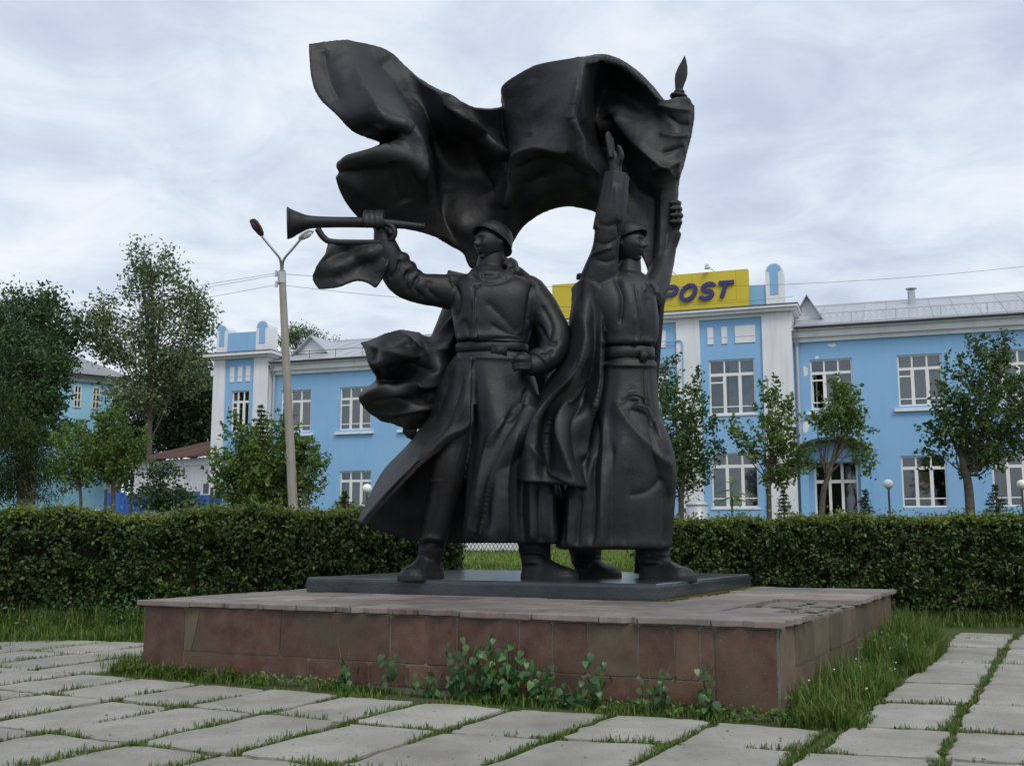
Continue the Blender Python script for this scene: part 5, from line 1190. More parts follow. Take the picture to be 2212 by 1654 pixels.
# ================================================================== PLANTS
LM = dict(
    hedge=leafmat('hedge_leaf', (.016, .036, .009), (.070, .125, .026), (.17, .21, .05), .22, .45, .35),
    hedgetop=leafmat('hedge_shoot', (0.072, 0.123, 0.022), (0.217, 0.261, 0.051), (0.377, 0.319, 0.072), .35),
    midm=leafmat('green_leaf', (.03, .066, .016), (.095, .155, .04), (.18, .22, .07), .3, .5, .3),
    maple=leafmat('maple_leaf', (.05, .105, .02), (.17, .26, .055), (.30, .36, .10), .35, .5, .3),
    darkm=leafmat('dark_leaf', (0.021, 0.054, 0.019), (0.075, 0.135, 0.045), (0.135, 0.195, 0.068), .25),
    lime=leafmat('lime_leaf', (0.068, 0.135, 0.027), (0.176, 0.284, 0.054), (0.270, 0.351, 0.081), .35),
    poplar=leafmat('poplar_leaf', (0.056, 0.099, 0.040), (0.199, 0.265, 0.121), (0.376, 0.420, 0.221), .25),
    conifer=leafmat('conifer_needle', (.016, .036, .010), (.055, .095, .028), (.10, .14, .045), .15, .7, .12),
    grass=leafmat('grass_blade', (.045, .095, .016), (.13, .215, .038), (.30, .27, .10), .35, .5, .25),
    lawn=leafmat('lawn_blade', (0.105, 0.180, 0.030), (0.240, 0.345, 0.075), (0.405, 0.420, 0.135), .35, .5, .25),
    weed=leafmat('weed_leaf', (0.028, 0.084, 0.025), (0.070, 0.168, 0.049), (0.126, 0.210, 0.042), .25, .38, .45),
)
def leaves(C, size, n_bias=None, bias=.0, aspect=.55, hang=0., r=rng):
    """diamond leaves at C, folded a little along the rib: returns V, F (two triangles per leaf)"""
    n = len(C); nr = r.normal(size=(n, 3))
    if n_bias is not None: nr = nr + bias * np.asarray(n_bias)
    nr /= np.linalg.norm(nr, axis=1, keepdims=True) + 1e-9
    t = r.normal(size=(n, 3)); t[:, 2] -= hang; t -= (t * nr).sum(1, keepdims=True) * nr; t /= np.linalg.norm(t, axis=1, keepdims=True) + 1e-9
    b_ = np.cross(nr, t); s = (size * r.uniform(.6, 1.25, n))[:, None]
    p0 = C - t * s * .5; p1 = C + b_ * s * aspect * .5 + nr * s * .08 + t * s * .05; p2 = C + t * s * .5; p3 = C - b_ * s * aspect * .5 + nr * s * .08 + t * s * .05
    V = np.stack([p0, p1, p2, p3], 1).reshape(-1, 3); i = np.arange(n)[:, None] * 4
    Fq = np.concatenate([i + [[0, 1, 2]], i + [[0, 2, 3]]], 1).reshape(-1, 3)
    return V, Fq
def leafobj(name, C, size, m, parent, v=None, **k):
    V, Fq = leaves(np.asarray(C), size, **k); vv_ = rng.beta(1.6, 2.2, len(C)) if v is None else v
    o0 = wl(parent) if parent is not None else np.zeros(3)
    return link(name, npmesh(name, V - o0, Fq, np.repeat(vv_, 2)), m, parent)
def blades(Pts, h, wid, lean=.5, curl=.5, r=rng):
    n = len(Pts); a = r.uniform(0, 2 * math.pi, n); d = np.stack([np.cos(a), np.sin(a), 0 * a], 1); sd_ = np.stack([-np.sin(a), np.cos(a), 0 * a], 1)
    ln = (lean * r.uniform(.1, 1.2, n))[:, None]; h = np.asarray(h)[:, None] * r.uniform(.55, 1.25, n)[:, None]; w_ = np.asarray(wid)[:, None] if hasattr(wid, '__len__') else np.full((n, 1), wid)
    up = np.array([[0, 0, 1.]]); m_ = Pts + up * h * .55 + d * h * ln * .3; tip = Pts + up * h * (1 - curl * ln * .5) + d * h * ln
    V = np.stack([Pts - sd_ * w_, Pts + sd_ * w_, m_ + sd_ * w_ * .8, m_ - sd_ * w_ * .8, tip], 1).reshape(-1, 3); i = np.arange(n)[:, None] * 5
    return V, np.concatenate([i + [[0, 1, 2]], i + [[0, 2, 3]], i + [[3, 2, 4]]], 1).reshape(-1, 3)
def bladeobj(name, Pts, h, wid, m, parent=None, v=None, **k):
    Pts = np.asarray(Pts, float); V, Fq = blades(Pts, h, wid, **k); vv_ = np.where(rng.random(len(Pts)) < .16, rng.uniform(.85, 1, len(Pts)), rng.beta(1.6, 2.6, len(Pts))) if v is None else v
    o0 = wl(parent) if parent is not None else np.zeros(3)
    return link(name, npmesh(name, V - o0, Fq, np.repeat(vv_, 3)), m, parent)
def nz(x, y, s=1., k=0.): return mnoise.noise((float(x) * s, float(y) * s, k))

# ------------------------------------------------------------------ hedges
core = mat('hedge_twigs', (.018, .022, .010), (.03, .026, .014), nscale=9, bump=1., bscale=14, rough=1, spec=0)
def hedge(label, A, B, th, ht, seed, n_front, n_top):
    A = np.array([*A, 0.]); B = np.array([*B, 0.]); d = B - A; Lg = np.linalg.norm(d); d /= Lg; n = np.array([d[1], -d[0], 0])
    t = thing('hedge', label, 'hedge', A + d * Lg / 2 - n * th / 2)
    r = np.random.default_rng(seed)
    top = lambda s: ht - .02 + .16 * nz(s, seed, .55) + .09 * nz(s, seed + 9, 1.7) + .05 * nz(s, seed + 5, 4.3)
    mb = MB(); nn = 40; V = []
    ins = .2
    for i in range(nn + 1):
        s_ = ins + (Lg - 2 * ins) * i / nn; h_ = top(s_) - .09; e_ = .06 * nz(s_, 3, 1.5)
        for (o_, z) in ((-ins + e_, -.03), (-ins + e_, h_), (-th + ins, h_), (-th + ins, -.03)): V.append(A + d * s_ + n * o_ + PZ * z)
    Fs = [(i * 4 + k, i * 4 + 4 + k, i * 4 + 4 + (k + 1) % 4, i * 4 + (k + 1) % 4) for i in range(nn) for k in range(4)] + [(0, 1, 2, 3), (nn * 4 + 3, nn * 4 + 2, nn * 4 + 1, nn * 4)]
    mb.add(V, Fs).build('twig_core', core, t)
    # front leaves
    def bulge(s, z): return .15 * mnoise.noise((s * 1.1, z * 1.5, seed)) + .11 * mnoise.noise((s * 3.2, z * 3.2, seed + 4.))
    C = []; nb = []; per_ = 14; nc = n_front // per_
    cs_ = r.uniform(0, Lg, nc); cz_ = r.uniform(.02, 1, nc) ** .85; co_ = -abs(r.normal(0, .11, nc)) + .05; cv_ = r.normal(0, .13, nc)
    s = np.repeat(cs_, per_) + r.normal(0, .075, nc * per_); z = np.clip(np.repeat(cz_, per_) + r.normal(0, .034, nc * per_), .01, 1.02); n_front = nc * per_
    for a, b_, c0 in zip(s, z, np.repeat(co_, per_)):
        tz = top(a); zz_ = b_ * tz; o_ = bulge(a, zz_) + c0 + r.normal(0, .035); rnd = max(0, b_ - .86) * 1.6
        o_ -= rnd * .6 + .12 * max(0, .3 - b_) * 2
        if mnoise.noise((a * 2.6, zz_ * 2.6, seed + 8.)) < -.2 and r.random() < .8: o_ -= .26   # thin, dark hollows
        C.append(A + d * a + n * o_ + PZ * zz_); nb.append(n * 1. + PZ * .45)
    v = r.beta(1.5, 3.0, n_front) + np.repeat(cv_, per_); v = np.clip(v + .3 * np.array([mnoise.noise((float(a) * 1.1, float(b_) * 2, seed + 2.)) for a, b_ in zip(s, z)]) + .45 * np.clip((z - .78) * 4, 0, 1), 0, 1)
    C = np.array(C)
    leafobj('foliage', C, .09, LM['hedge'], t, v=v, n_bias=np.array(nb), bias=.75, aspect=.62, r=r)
    # top leaves and shoots
    s = r.uniform(-.05, Lg + .05, n_top); q = r.uniform(.0, 1, n_top)
    C = np.array([A + d * a - n * (b_ * th) + PZ * (top(a) + r.normal(-.03, .035) + .06 * mnoise.noise((a * 3., b_ * 3, seed + 6.)) + (r.exponential(.05) if r.random() < .25 else 0) - .25 * max(0, .1 - b_)) for a, b_ in zip(s, q)])
    v = np.clip(r.beta(1.5, 2.2, n_top) + .25 * np.array([nz(a, b_, .7, seed) for a, b_ in zip(s, q)]), 0, 1)
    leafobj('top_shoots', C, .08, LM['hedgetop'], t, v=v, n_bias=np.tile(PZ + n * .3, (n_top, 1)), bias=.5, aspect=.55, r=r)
    # stray shoots above the clipped top and leafy sprays out of the face
    C = []; vs_ = []
    for k in range(int(Lg * 11)):
        a = r.uniform(0, Lg); b_ = r.uniform(0, .8) * th; l_ = r.uniform(.06, .24); p = A + d * a - n * b_ + PZ * (top(a) - .04); dr = PZ + r.normal(0, .35, 3); dr /= np.linalg.norm(dr)
        for q_ in r.uniform(0, 1, 9): C.append(p + dr * l_ * q_ + r.normal(0, .022, 3)); vs_.append(.45 + .5 * r.random())
    for k in range(int(Lg * 5)):
        a = r.uniform(0, Lg); z_ = r.uniform(.25, .95) * ht; p = A + d * a + n * (bulge(a, z_) - .02) + PZ * z_; dr = n + PZ * .4 + r.normal(0, .5, 3); dr /= np.linalg.norm(dr); vb = r.uniform(.3, .95)
        for q_ in r.uniform(0, 1, 12): C.append(p + dr * .2 * q_ + r.normal(0, .03, 3)); vs_.append(np.clip(vb + r.normal(0, .1), 0, 1))
    leafobj('stray_shoots', np.array(C), .08, LM['hedgetop'], t, v=np.array(vs_), aspect=.5, r=r)
    # back and end leaves
    m_ = n_front // 4; s = r.uniform(0, Lg, m_); C = [A + d * a - n * (th - abs(r.normal(0, .08))) + PZ * r.uniform(0, top(a)) for a in s]
    for sg, a0 in ((-1, 0), (1, Lg)):
        C += [A + d * (a0 + sg * (.02 - abs(r.normal(0, .07)) + .07 * nz(k, sg, .9))) - n * r.uniform(0, th) + PZ * r.uniform(0, ht) for k in range(2600)]
    leafobj('back_foliage', np.array(C), .07, LM['hedge'], t, aspect=.6, r=r)
    # bare stems showing low down
    mb = MB()
    for k in range(int(Lg * 4)):
        a = r.uniform(.1, Lg - .1); p = A + d * a - n * r.uniform(.02, .25); mb.tube([p - PZ * .03, p + PZ * r.uniform(.3, .6) + d * r.normal(0, .12) + n * r.uniform(0, .12)], [.012, .006], 4)
    tag(mb.build('stem', MT['bark'], t), kind='stuff')
    return A, B, d, n, Lg
hedge('long clipped dark green hedge on the bugler side with yellowish tips', (-14.5, 17.3), (-.95, 21.3), 1.25, 2.10, 11, 46000, 22000)
hedge('long clipped dark green hedge beyond the broken corner of the pedestal', (2.5, 21.9), (16.5, 20.2), 1.25, 2.06, 12, 46000, 22000)

# ------------------------------------------------------------------ trees
def crown_points(blobs, Y, per, r, cs=.3, dep=1.0):
    C = []
    tot = sum(b_[2] * b_[3] for b_ in blobs); k_ = Y / 2359
    for b_ in blobs:
        x, y, rx, ry = b_[:4]; cnt = max(3, int(per * rx * ry / tot)); c = P(x, y, Y + (b_[4] if len(b_) > 4 else 0))
        u = r.normal(size=(cnt, 3)); u /= np.linalg.norm(u, axis=1, keepdims=True); u *= r.uniform(.12, 1, (cnt, 1)) ** .42
        C.append(c + u * np.array([rx * k_, (rx + ry) / 2 * k_ * dep, ry * k_]))
    return np.concatenate(C)
def tree(name, label, base, Y, trunk, blobs, clumps, per, lsize, m, cs=.28, r0=.12, seed=1, cat='tree', group=None, hang=.3, aspect=.55, dep=1., br=60, zb=None, shoot=0.):
    """trunk: list of picture points from the ground up; blobs: crown lobes (x, y, rx, ry[, depth offset])"""
    r = np.random.default_rng(seed); pb = P(*base, Y); z0 = gz(pb[0], Y) - .1 if zb is None else zb; b0 = np.array([pb[0], Y, z0])
    t = thing(name, label, cat, b0, group)
    Q = [b0] + [P(x, y, Y) for x, y in trunk]; K = len(Q); Qs = cr_spline(Q, 18) if K > 2 else np.array([Q[0] + (Q[-1] - Q[0]) * s for s in np.linspace(0, 1, 18)])
    mb = MB(); mb.tube(Qs, list(np.linspace(r0, r0 * .3, 18)), 9)
    C = crown_points(blobs, Y, clumps, r, dep=dep)
    for k in r.choice(len(C), min(br, len(C)), replace=False):
        i = int(r.integers(6, 17)); a = Qs[i]; e_ = C[k]
        if e_[2] < a[2] - .2: i = max(3, i - 5); a = Qs[i]
        mid = (a + e_) / 2 + np.array([0, 0, -.06 * np.linalg.norm(e_ - a)]) + r.normal(0, .05, 3); rr = r0 * (1 - i / 22) * .42
        mb.tube(cr_spline([a, mid, e_], 6), list(np.linspace(rr, rr * .2, 6)), 5)
    mb.build('trunk', MT['bark'], t, True)
    n = len(C) * per
    if shoot:                                       # leaves sit in pairs along rising shoots
        cen = C.mean(0); dr = (C - cen) / (np.linalg.norm(C - cen, axis=1, keepdims=True) + 1e-6) * .55 + r.normal(0, .45, C.shape) + np.array([0, 0, .75]); dr /= np.linalg.norm(dr, axis=1, keepdims=True)
        sl_ = shoot * r.uniform(.6, 1.25, len(C)); tt = r.uniform(-.3, 1, (len(C), per)); off = r.normal(0, 1, (len(C), per, 3)) * (cs * .55) * (1.15 - .75 * np.clip(tt, 0, 1))[..., None]
        L_ = (C[:, None] + dr[:, None] * (tt * sl_[:, None])[..., None] + off - np.array([0, 0, .12]) * np.linalg.norm(off, axis=2, keepdims=True)).reshape(-1, 3)
    else: L_ = np.repeat(C, per, 0) + r.normal(0, 1, (n, 3)) * np.array([cs, cs, cs * .8])
    v = np.clip(np.repeat(r.beta(2, 2.6, len(C)), per) * .65 + r.beta(1.5, 2.5, n) * .45, 0, 1)
    leafobj('crown', L_, lsize, m, t, v=v, hang=hang, aspect=aspect, n_bias=np.tile(PZ, (n, 1)), bias=.5, r=r)
    return t
def spruce(name, label, x, ytip, ybase, half, Y, n_wh, seed, dens=1., group=None, m=None):
    r = np.random.default_rng(seed); k_ = Y / 2359; tip = P(x, ytip, Y); z0 = gz(tip[0], Y) - .05; zb = max(P(x, ybase, Y)[2], z0 + .1); b0 = np.array([tip[0], Y, z0])
    t = thing(name, label, 'spruce', b0, group); mb = MB(); mb.tube([b0, tip], [.016 * (tip[2] - z0) + .01, .006], 7); C = []; D_ = []
    H_ = tip[2] - zb
    for w_ in range(n_wh):
        f = (w_ + .5) / n_wh; z = tip[2] - H_ * f ** .95; Lb = half * k_ * f ** .85 * r.uniform(.85, 1.1) + .05
        for k in range(int(6 + 5 * f)):
            a = r.uniform(0, 2 * math.pi); d = np.array([math.cos(a), math.sin(a), 0]); l_ = Lb * r.uniform(.7, 1.12); st = np.array([b0[0], Y, z])
            pts = [st + d * l_ * s + PZ * (-.28 * l_ * s + .22 * l_ * s * s + .02) for s in (0, .35, .7, 1)]; mb.tube(pts, [.014, .010, .007, .003], 4)
            nn = max(6, int(46 * l_ * dens)); s = r.uniform(.1, 1.02, nn); q = np.array([np.interp(s, (0, .35, .7, 1), [p[j] for p in pts]) for j in range(3)]).T
            sp = np.cross(d, PZ); q = q + sp * (r.normal(0, .10, nn) * l_ * (1.05 - s))[:, None] * 1.6 - PZ * abs(r.normal(0, .03, nn))[:, None]; C.append(q); D_.append(np.tile(d, (nn, 1)))
    mb.build('trunk', MT['bark'], t)
    leafobj('crown', np.concatenate(C), .13 * max(.5, min(1.3, Y / 30)), m or LM['conifer'], t, aspect=.22, hang=.4, r=r)
    return t
# right, before the post office
tree('maple_tree', 'dense bushy maple between the statue and the tower window', (1470, 1100), 31, [(1472, 1040), (1475, 950)], [(1455, 905, 42, 70), (1480, 960, 52, 80), (1465, 1030, 55, 60), (1505, 900, 30, 45), (1520, 985, 30, 45), (1440, 850, 22, 38), (1445, 990, 30, 60), (1450, 812, 8, 26), (1500, 838, 7, 30), (1530, 930, 14, 12)], 150, 38, .135, LM['midm'], .2, .1, 21, shoot=.55)
tree('maple_tree', 'young maple with a straight dark trunk before the white pilaster', (1661, 1100), 30.5, [(1661, 1060), (1664, 1000), (1668, 900)], [(1675, 900, 26, 48), (1668, 970, 38, 50), (1700, 1000, 40, 45), (1690, 930, 28, 50), (1625, 960, 34, 24), (1600, 945, 22, 20), (1680, 1035, 40, 22), (1725, 985, 18, 40), (1672, 862, 10, 26), (1655, 880, 8, 26), (1590, 930, 14, 8)], 105, 34, .135, LM['maple'], .17, .085, 22, shoot=.55)
tree('maple_tree', 'maple with a slanting bare trunk before the arched entrance', (1768, 1092), 30, [(1778, 1070), (1792, 1020), (1806, 965), (1818, 930)], [(1815, 900, 36, 40), (1840, 925, 30, 30), (1785, 925, 26, 26), (1820, 860, 24, 26), (1852, 965, 16, 22), (1872, 985, 10, 16), (1812, 848, 8, 20), (1846, 868, 10, 22), (1872, 1005, 10, 24)], 88, 32, .135, LM['maple'], .16, .1, 23, shoot=.45, br=26)
tree('maple_tree', 'large spreading dark maple with the widest crown on the post office lawn', (2096, 1100), 29, [(2092, 1050), (2080, 1000), (2075, 930), (2090, 850)], [(2060, 900, 42, 70), (2110, 880, 55, 90), (2160, 880, 58, 85), (2185, 950, 45, 55), (2060, 970, 50, 36), (2110, 980, 52, 40), (2150, 990, 44, 30), (2108, 800, 22, 50), (2165, 790, 26, 46), (2215, 860, 30, 70), (2020, 935, 16, 26), (2106, 758, 7, 26), (2166, 752, 9, 22), (2060, 830, 16, 40)], 215, 38, .14, LM['midm'], .2, .14, 24, shoot=.55)
spruce('young_spruce', 'small bare topped spruce against the white pilaster', 1692, 1048, 1112, 18, 27.5, 8, 31, .35, 'young spruces on the post office lawn')
spruce('young_spruce', 'small dark spruce at the foot of the widest maple on the lawn', 2150, 1045, 1112, 28, 27.5, 9, 32, .7, 'young spruces on the post office lawn')
spruce('young_spruce', 'small sparse spruce beside the entrance door', 1868, 1056, 1112, 20, 27, 8, 33, .35, 'young spruces on the post office lawn')
spruce('young_spruce', 'small grey green spruce beside the globe lamp behind the bugler coat hem', 745, 1060, 1110, 34, 27.5, 10, 34, 1.1, 'young spruces on the post office lawn')
# around the lamp
spruce('spruce_tree', 'dark green spruce with a bare tip beside the street lamp', 565, 872, 1100, 84, 29.6, 26, 35, 1.5)
tree('maple_bush', 'light green maple bush growing out beside the spruce and lamp', (600, 1100), 28.6, [(600, 1050), (602, 980)], [(520, 950, 32, 30), (500, 1010, 38, 40), (540, 1060, 60, 34), (620, 960, 34, 40), (650, 1020, 38, 45), (640, 1070, 50, 30), (595, 1010, 50, 60), (672, 1000, 22, 22), (610, 925, 22, 22), (475, 1060, 24, 30), (560, 1000, 60, 50), (580, 1060, 60, 40)], 240, 44, .125, LM['maple'], .16, .08, 25, shoot=.55)
# left trees
tree('poplar_tree', 'tall airy grey green poplar above the low white house', (322, 1095), 64, [(322, 980), (324, 850), (330, 700), (325, 560)], [(300, 560, 22, 40), (318, 610, 28, 46), (362, 575, 16, 40), (385, 620, 26, 50), (410, 660, 28, 50), (290, 620, 26, 30), (330, 680, 50, 50), (400, 720, 44, 50), (435, 650, 14, 30), (445, 720, 16, 50), (280, 740, 60, 55), (350, 790, 90, 50), (232, 670, 22, 44), (205, 700, 34, 40), (230, 740, 40, 40), (300, 850, 80, 40), (410, 800, 50, 50)], 430, 36, .25, LM['poplar'], .36, .22, 26, br=80)
tree('dark_tree', 'dark broadleaf tree filling the gap behind the low white house', (420, 1095), 70, [(420, 980), (418, 880)], [(400, 850, 60, 60), (440, 880, 50, 70), (370, 900, 60, 60), (430, 940, 60, 40), (350, 950, 50, 40), (465, 850, 30, 50), (300, 880, 50, 60), (400, 800, 60, 40), (450, 930, 40, 50), (290, 940, 40, 40), (290, 1010, 40, 50), (250, 980, 30, 40)], 440, 42, .32, LM['darkm'], .5, .3, 27)
tree('dark_tree', 'dark tall tree rising behind the broad tree at the blue house', (60, 1095), 62, [(60, 980), (65, 850), (70, 740)], [(70, 690, 70, 60), (30, 720, 50, 70), (110, 740, 50, 50), (150, 720, 40, 44), (60, 780, 90, 60), (20, 660, 24, 34), (95, 650, 30, 30)], 260, 42, .27, LM['darkm'], .45, .3, 28)
tree('broadleaf_tree', 'broad green tree in front of the light blue house', (70, 1095), 42, [(70, 1000), (75, 900), (80, 800)], [(40, 780, 60, 60), (100, 800, 50, 50), (60, 860, 80, 60), (108, 868, 28, 60), (100, 930, 50, 40), (20, 900, 60, 80), (150, 935, 26, 18), (30, 730, 36, 34)], 330, 44, .17, LM['darkm'], .28, .18, 29, shoot=.55)
tree('thuja_bush', 'feathery dark green thuja growing close behind the clipped hedge', (45, 1100), 26, [(45, 1000), (45, 900)], [(30, 1000, 70, 90), (60, 1040, 60, 60), (20, 920, 44, 70), (75, 980, 34, 70), (-20, 980, 60, 110), (10, 860, 24, 40)], 230, 46, .12, LM['conifer'], .16, .08, 30, hang=-2.2, aspect=.25, br=20)
tree('small_tree', 'small light green tree with thin trunk before the gate pier', (178, 1100), 34, [(174, 1065), (160, 1030), (155, 985)], [(150, 980, 36, 40), (135, 1020, 36, 34), (175, 1020, 30, 30), (160, 945, 26, 24), (185, 985, 16, 30)], 80, 40, .13, LM['lime'], .18, .06, 41, shoot=.55)
tree('small_tree', 'small rounded maple before the blue fence', (246, 1100), 34, [(245, 1060), (242, 1000), (240, 950)], [(240, 960, 46, 46), (270, 990, 40, 34), (215, 990, 34, 40), (290, 960, 24, 24), (245, 915, 26, 26), (225, 930, 24, 34), (250, 1025, 40, 20)], 120, 42, .13, LM['maple'], .17, .085, 42, shoot=.55)
tree('rowan_shrub', 'dark low shrub with drooping fern like top leaves by the fence', (345, 1100), 31, [(346, 1060), (345, 1015)], [(345, 1065, 46, 30), (320, 1080, 40, 22), (370, 1075, 40, 26), (345, 1015, 40, 12), (365, 1025, 26, 12), (320, 1025, 20, 10), (410, 1085, 30, 20)], 70, 40, .12, LM['darkm'], .13, .05, 43)
tree('far_tree', 'distant tree top rising behind the roof beside the street lamp', (650, 1000), 78, [(650, 850), (650, 740)], [(648, 722, 30, 18), (680, 738, 20, 12), (620, 735, 20, 16), (720, 745, 24, 8)], 60, 40, .2, LM['poplar'], .3, .2, 44)
# tall broad leaved weed behind the right hedge, domed metal bin
wp = P(1582, 1110, 24.); wt = thing('sunflower_plant', 'tall pale green broad leaved plant poking above the hedge near the soldier', 'plant', [wp[0], 24., gz(0, 24.)])
mb = MB(); tp = P(1580, 1040, 24.); mb.tube([[wp[0], 24., gz(0, 24.)], P(1581, 1080, 24), tp], [.03, .025, .012], 6); mb.build('stem', mat('green_stem', (.12, .18, .04), rough=.7), wt)
def big_leaf(m, base, dirv, ln, wd, parent, droop=.4, v=.6, name='leaf'):
    d = np.array(dirv, float); d /= np.linalg.norm(d); s = np.cross(d, PZ); s /= np.linalg.norm(s) + 1e-9; u = np.cross(s, d); base = np.array(base, float)
    prof = [(0, .0), (.12, .72), (.32, 1.0), (.6, .74), (.85, .32), (1., 0.)]; V = []; Fs = []
    for t, w_ in prof:
        c = base + d * ln * t - PZ * droop * ln * t * t
        V += [c - s * wd * w_ * .5 + u * wd * .12 * w_, c, c + s * wd * w_ * .5 + u * wd * .12 * w_]
    for i in range(5): Fs += [(i * 3, i * 3 + 1, i * 3 + 4, i * 3 + 3), (i * 3 + 1, i * 3 + 2, i * 3 + 5, i * 3 + 4)]
    o0 = wl(parent); return link(name, npmesh(name, np.array(V) - o0, Fs, np.full(len(Fs), v)), m, parent, True)
for k, (x, y, dx, dz, ln) in enumerate(((1580, 1045, -.6, .4, .22), (1582, 1045, .7, .5, .24), (1580, 1060, -1, .05, .42), (1583, 1062, 1, -.1, .42), (1581, 1075, -1, -.2, .45), (1583, 1080, 1, .1, .4), (1580, 1040, .1, 1, .2), (1582, 1070, .3, -.3, .3))):
    big_leaf(LM['lime'], P(x, y, 24.), (dx, -.6 if k % 2 else .2, dz), ln, ln * .62, wt, .35, .4 + .06 * k)
bp_ = P(1506, 1100, 25.); bt = thing('metal_bin', 'grey domed metal bin half hidden behind the hedge near the soldier', 'bin', [bp_[0], 25., gz(0, 25.)])
mb = MB(); zt_ = P(1506, 1090, 25.)[2]; mb.tube([[bp_[0], 25., gz(0, 25.)], [bp_[0], 25., zt_]], .25, 16); mb.build('body', MT['zinc'], bt, True)
mb = MB(); mb.ell([bp_[0], 25., zt_], (np.array([.27, 0, 0]), np.array([0, .27, 0]), PZ * .1), 16, 8); mb.build('lid', MT['zinc'], bt, True)

# ------------------------------------------------------------------ grass
pt = []; hh = []
for c in slab_quads:
    cen = sum(c) / 4; dist = float(np.linalg.norm(cen[:2]))
    for k in range(4):
        a, b_ = c[k], c[(k + 1) % 4]; Lg = np.linalg.norm(b_ - a); t = (b_ - a) / Lg; n = np.array([t[1], -t[0], 0])
        N_ = int(Lg * (190 if dist < 11 else 120 if dist < 14 else 70))
        along_depth = abs(t @ PV) > .8
        for s in rng.uniform(-.06, Lg + .06, N_):
            p = a + t * s; q = nz(p[0], p[1], 1.6) + .5 * nz(p[0], p[1], 5.)
            if q < (-.25 if along_depth else -.1) + (.25 if dist > 12 and not along_depth else 0): continue
            wide = .03 + .05 * max(0, q)
            o_ = abs(rng.normal(0, wide)) - .03; p = p + n * (.03 - o_ * .9); pt.append([p[0], p[1], -.03 if o_ < .02 else -.004]); hh.append((.030 + .035 * max(0, q)) * (1.6 if rng.random() < .06 else 1) + .015)
bladeo = bladeobj('joint_grass', pt, np.array(hh), .0048, LM['grass'], lean=.9); tag(bladeo, 'short patchy grass growing in the joints between the paving slabs', 'grass', kind='stuff')
pt = []; hh = []; ww = []
def strip(n, f, h, wd):
    k = 0
    while k < n:
        p = f(); 
        if p is None: continue
        pt.append(p[:3]); hh.append(h * (p[3] if len(p) > 3 else 1)); ww.append(wd * rng.uniform(.6, 1.3)); k += 1
def f_right():
    u, v = rng.uniform(.02, .75) , rng.uniform(-.3, 7.9); q = nz(u * 1.2, v, 1.1, 3) ; hgt = .3 + 1.3 * max(0, q + .15 + .6 * nz(u * 3, v * 3, 1.7, 8)) + (1.2 if 4.2 < v < 7.4 else .0) * rng.uniform(.5, 1) + (.35 if 1.2 < v < 3.6 else 0)
    edge = .62 + .12 * nz(v, 1, 1.5) + (.15 if v > 4 else 0) + max(0, .9 - v) * .3
    if u > edge: return None
    p = pp(u, v); return [p[0], p[1], -.035, hgt * (1.0 - .45 * u / edge)]
strip(13500, f_right, .32, .0066)
def f_stalk():
    u, v = rng.uniform(.03, .5), rng.uniform(.2, 7.0); p = pp(u, v); return [p[0], p[1], -.03, .7 + rng.random()]
strip(420, f_stalk, .42, .004)
def f_front():
    u, v = rng.uniform(-PW - .25, .2), -abs(rng.normal(0, .16)); q = nz(u, 5, 1.3)
    if q < .05 and rng.random() < .85: return None
    p = pp(u, v - .02); return [p[0], p[1], -.03, .5 + .8 * max(0, q)]
strip(3600, f_front, .12, .006)
def f_left():
    u, v = -PW - abs(rng.normal(0, .22)), rng.uniform(-.2, 2.4); p = pp(u, v); return [p[0], p[1], -.03, .6 + .7 * rng.random()]
strip(2600, f_left, .22, .007)
def f_hedge_l():
    t = rng.uniform(0, 1); o_ = rng.uniform(-.1, 1.9); A, B = np.array([-14.5, 17.3]), np.array([-2.2, 20.95]); d = (B - A) / np.linalg.norm(B - A); n = np.array([d[1], -d[0]]); p = A + (B - A) * t + n * o_
    rel = pp(0, 0); q = p - PO[:2]; u_, v_ = q @ PU[:2], q @ PV[:2]
    if -PW - .05 < u_ < .1 and v_ < PD + .05: return None
    hq = nz(p[0], p[1], .8); return [p[0], p[1], -.03, (.55 + .8 * max(0, hq) + .5 * (o_ < .8)) * (1 - .35 * max(0, o_ - .9))]
strip(15000, f_hedge_l, .46, .010)
def f_hedge_r():
    t = rng.uniform(0, 1); o_ = rng.exponential(.3); A, B = np.array([2.5, 21.9]), np.array([14, 20.5]); d = (B - A) / np.linalg.norm(B - A); n = np.array([d[1], -d[0]]); p = A + (B - A) * t + n * o_
    return [p[0], p[1], -.03, .4 + .9 * rng.random() * (o_ < .35)] if o_ < 1.2 else None
strip(8000, f_hedge_r, .3, .009)
o_ = bladeobj('tall_grass', pt, np.array(hh), np.array(ww), LM['grass'], lean=.75); tag(o_, 'tall unmown grass around the pedestal and along the hedge foot', 'grass', kind='stuff')
pt = []; hh = []; ww = []
def f_bank():
    x, y = rng.uniform(-1.8, 3.6), rng.uniform(22.2, 28.2); return [x, y, gz(x, y), 1]
strip(22000, f_bank, .10, .010)
def f_lawn():
    x, y = rng.uniform(-16, 16), rng.uniform(22.5, 36); return [x, y, gz(x, y), 1]
strip(12000, f_lawn, .12, .014)
o_ = bladeobj('lawn', pt, np.array(hh), np.array(ww), LM['lawn'], lean=.9); tag(o_, 'light green mown lawn rising behind the hedge gap', 'grass', kind='stuff')
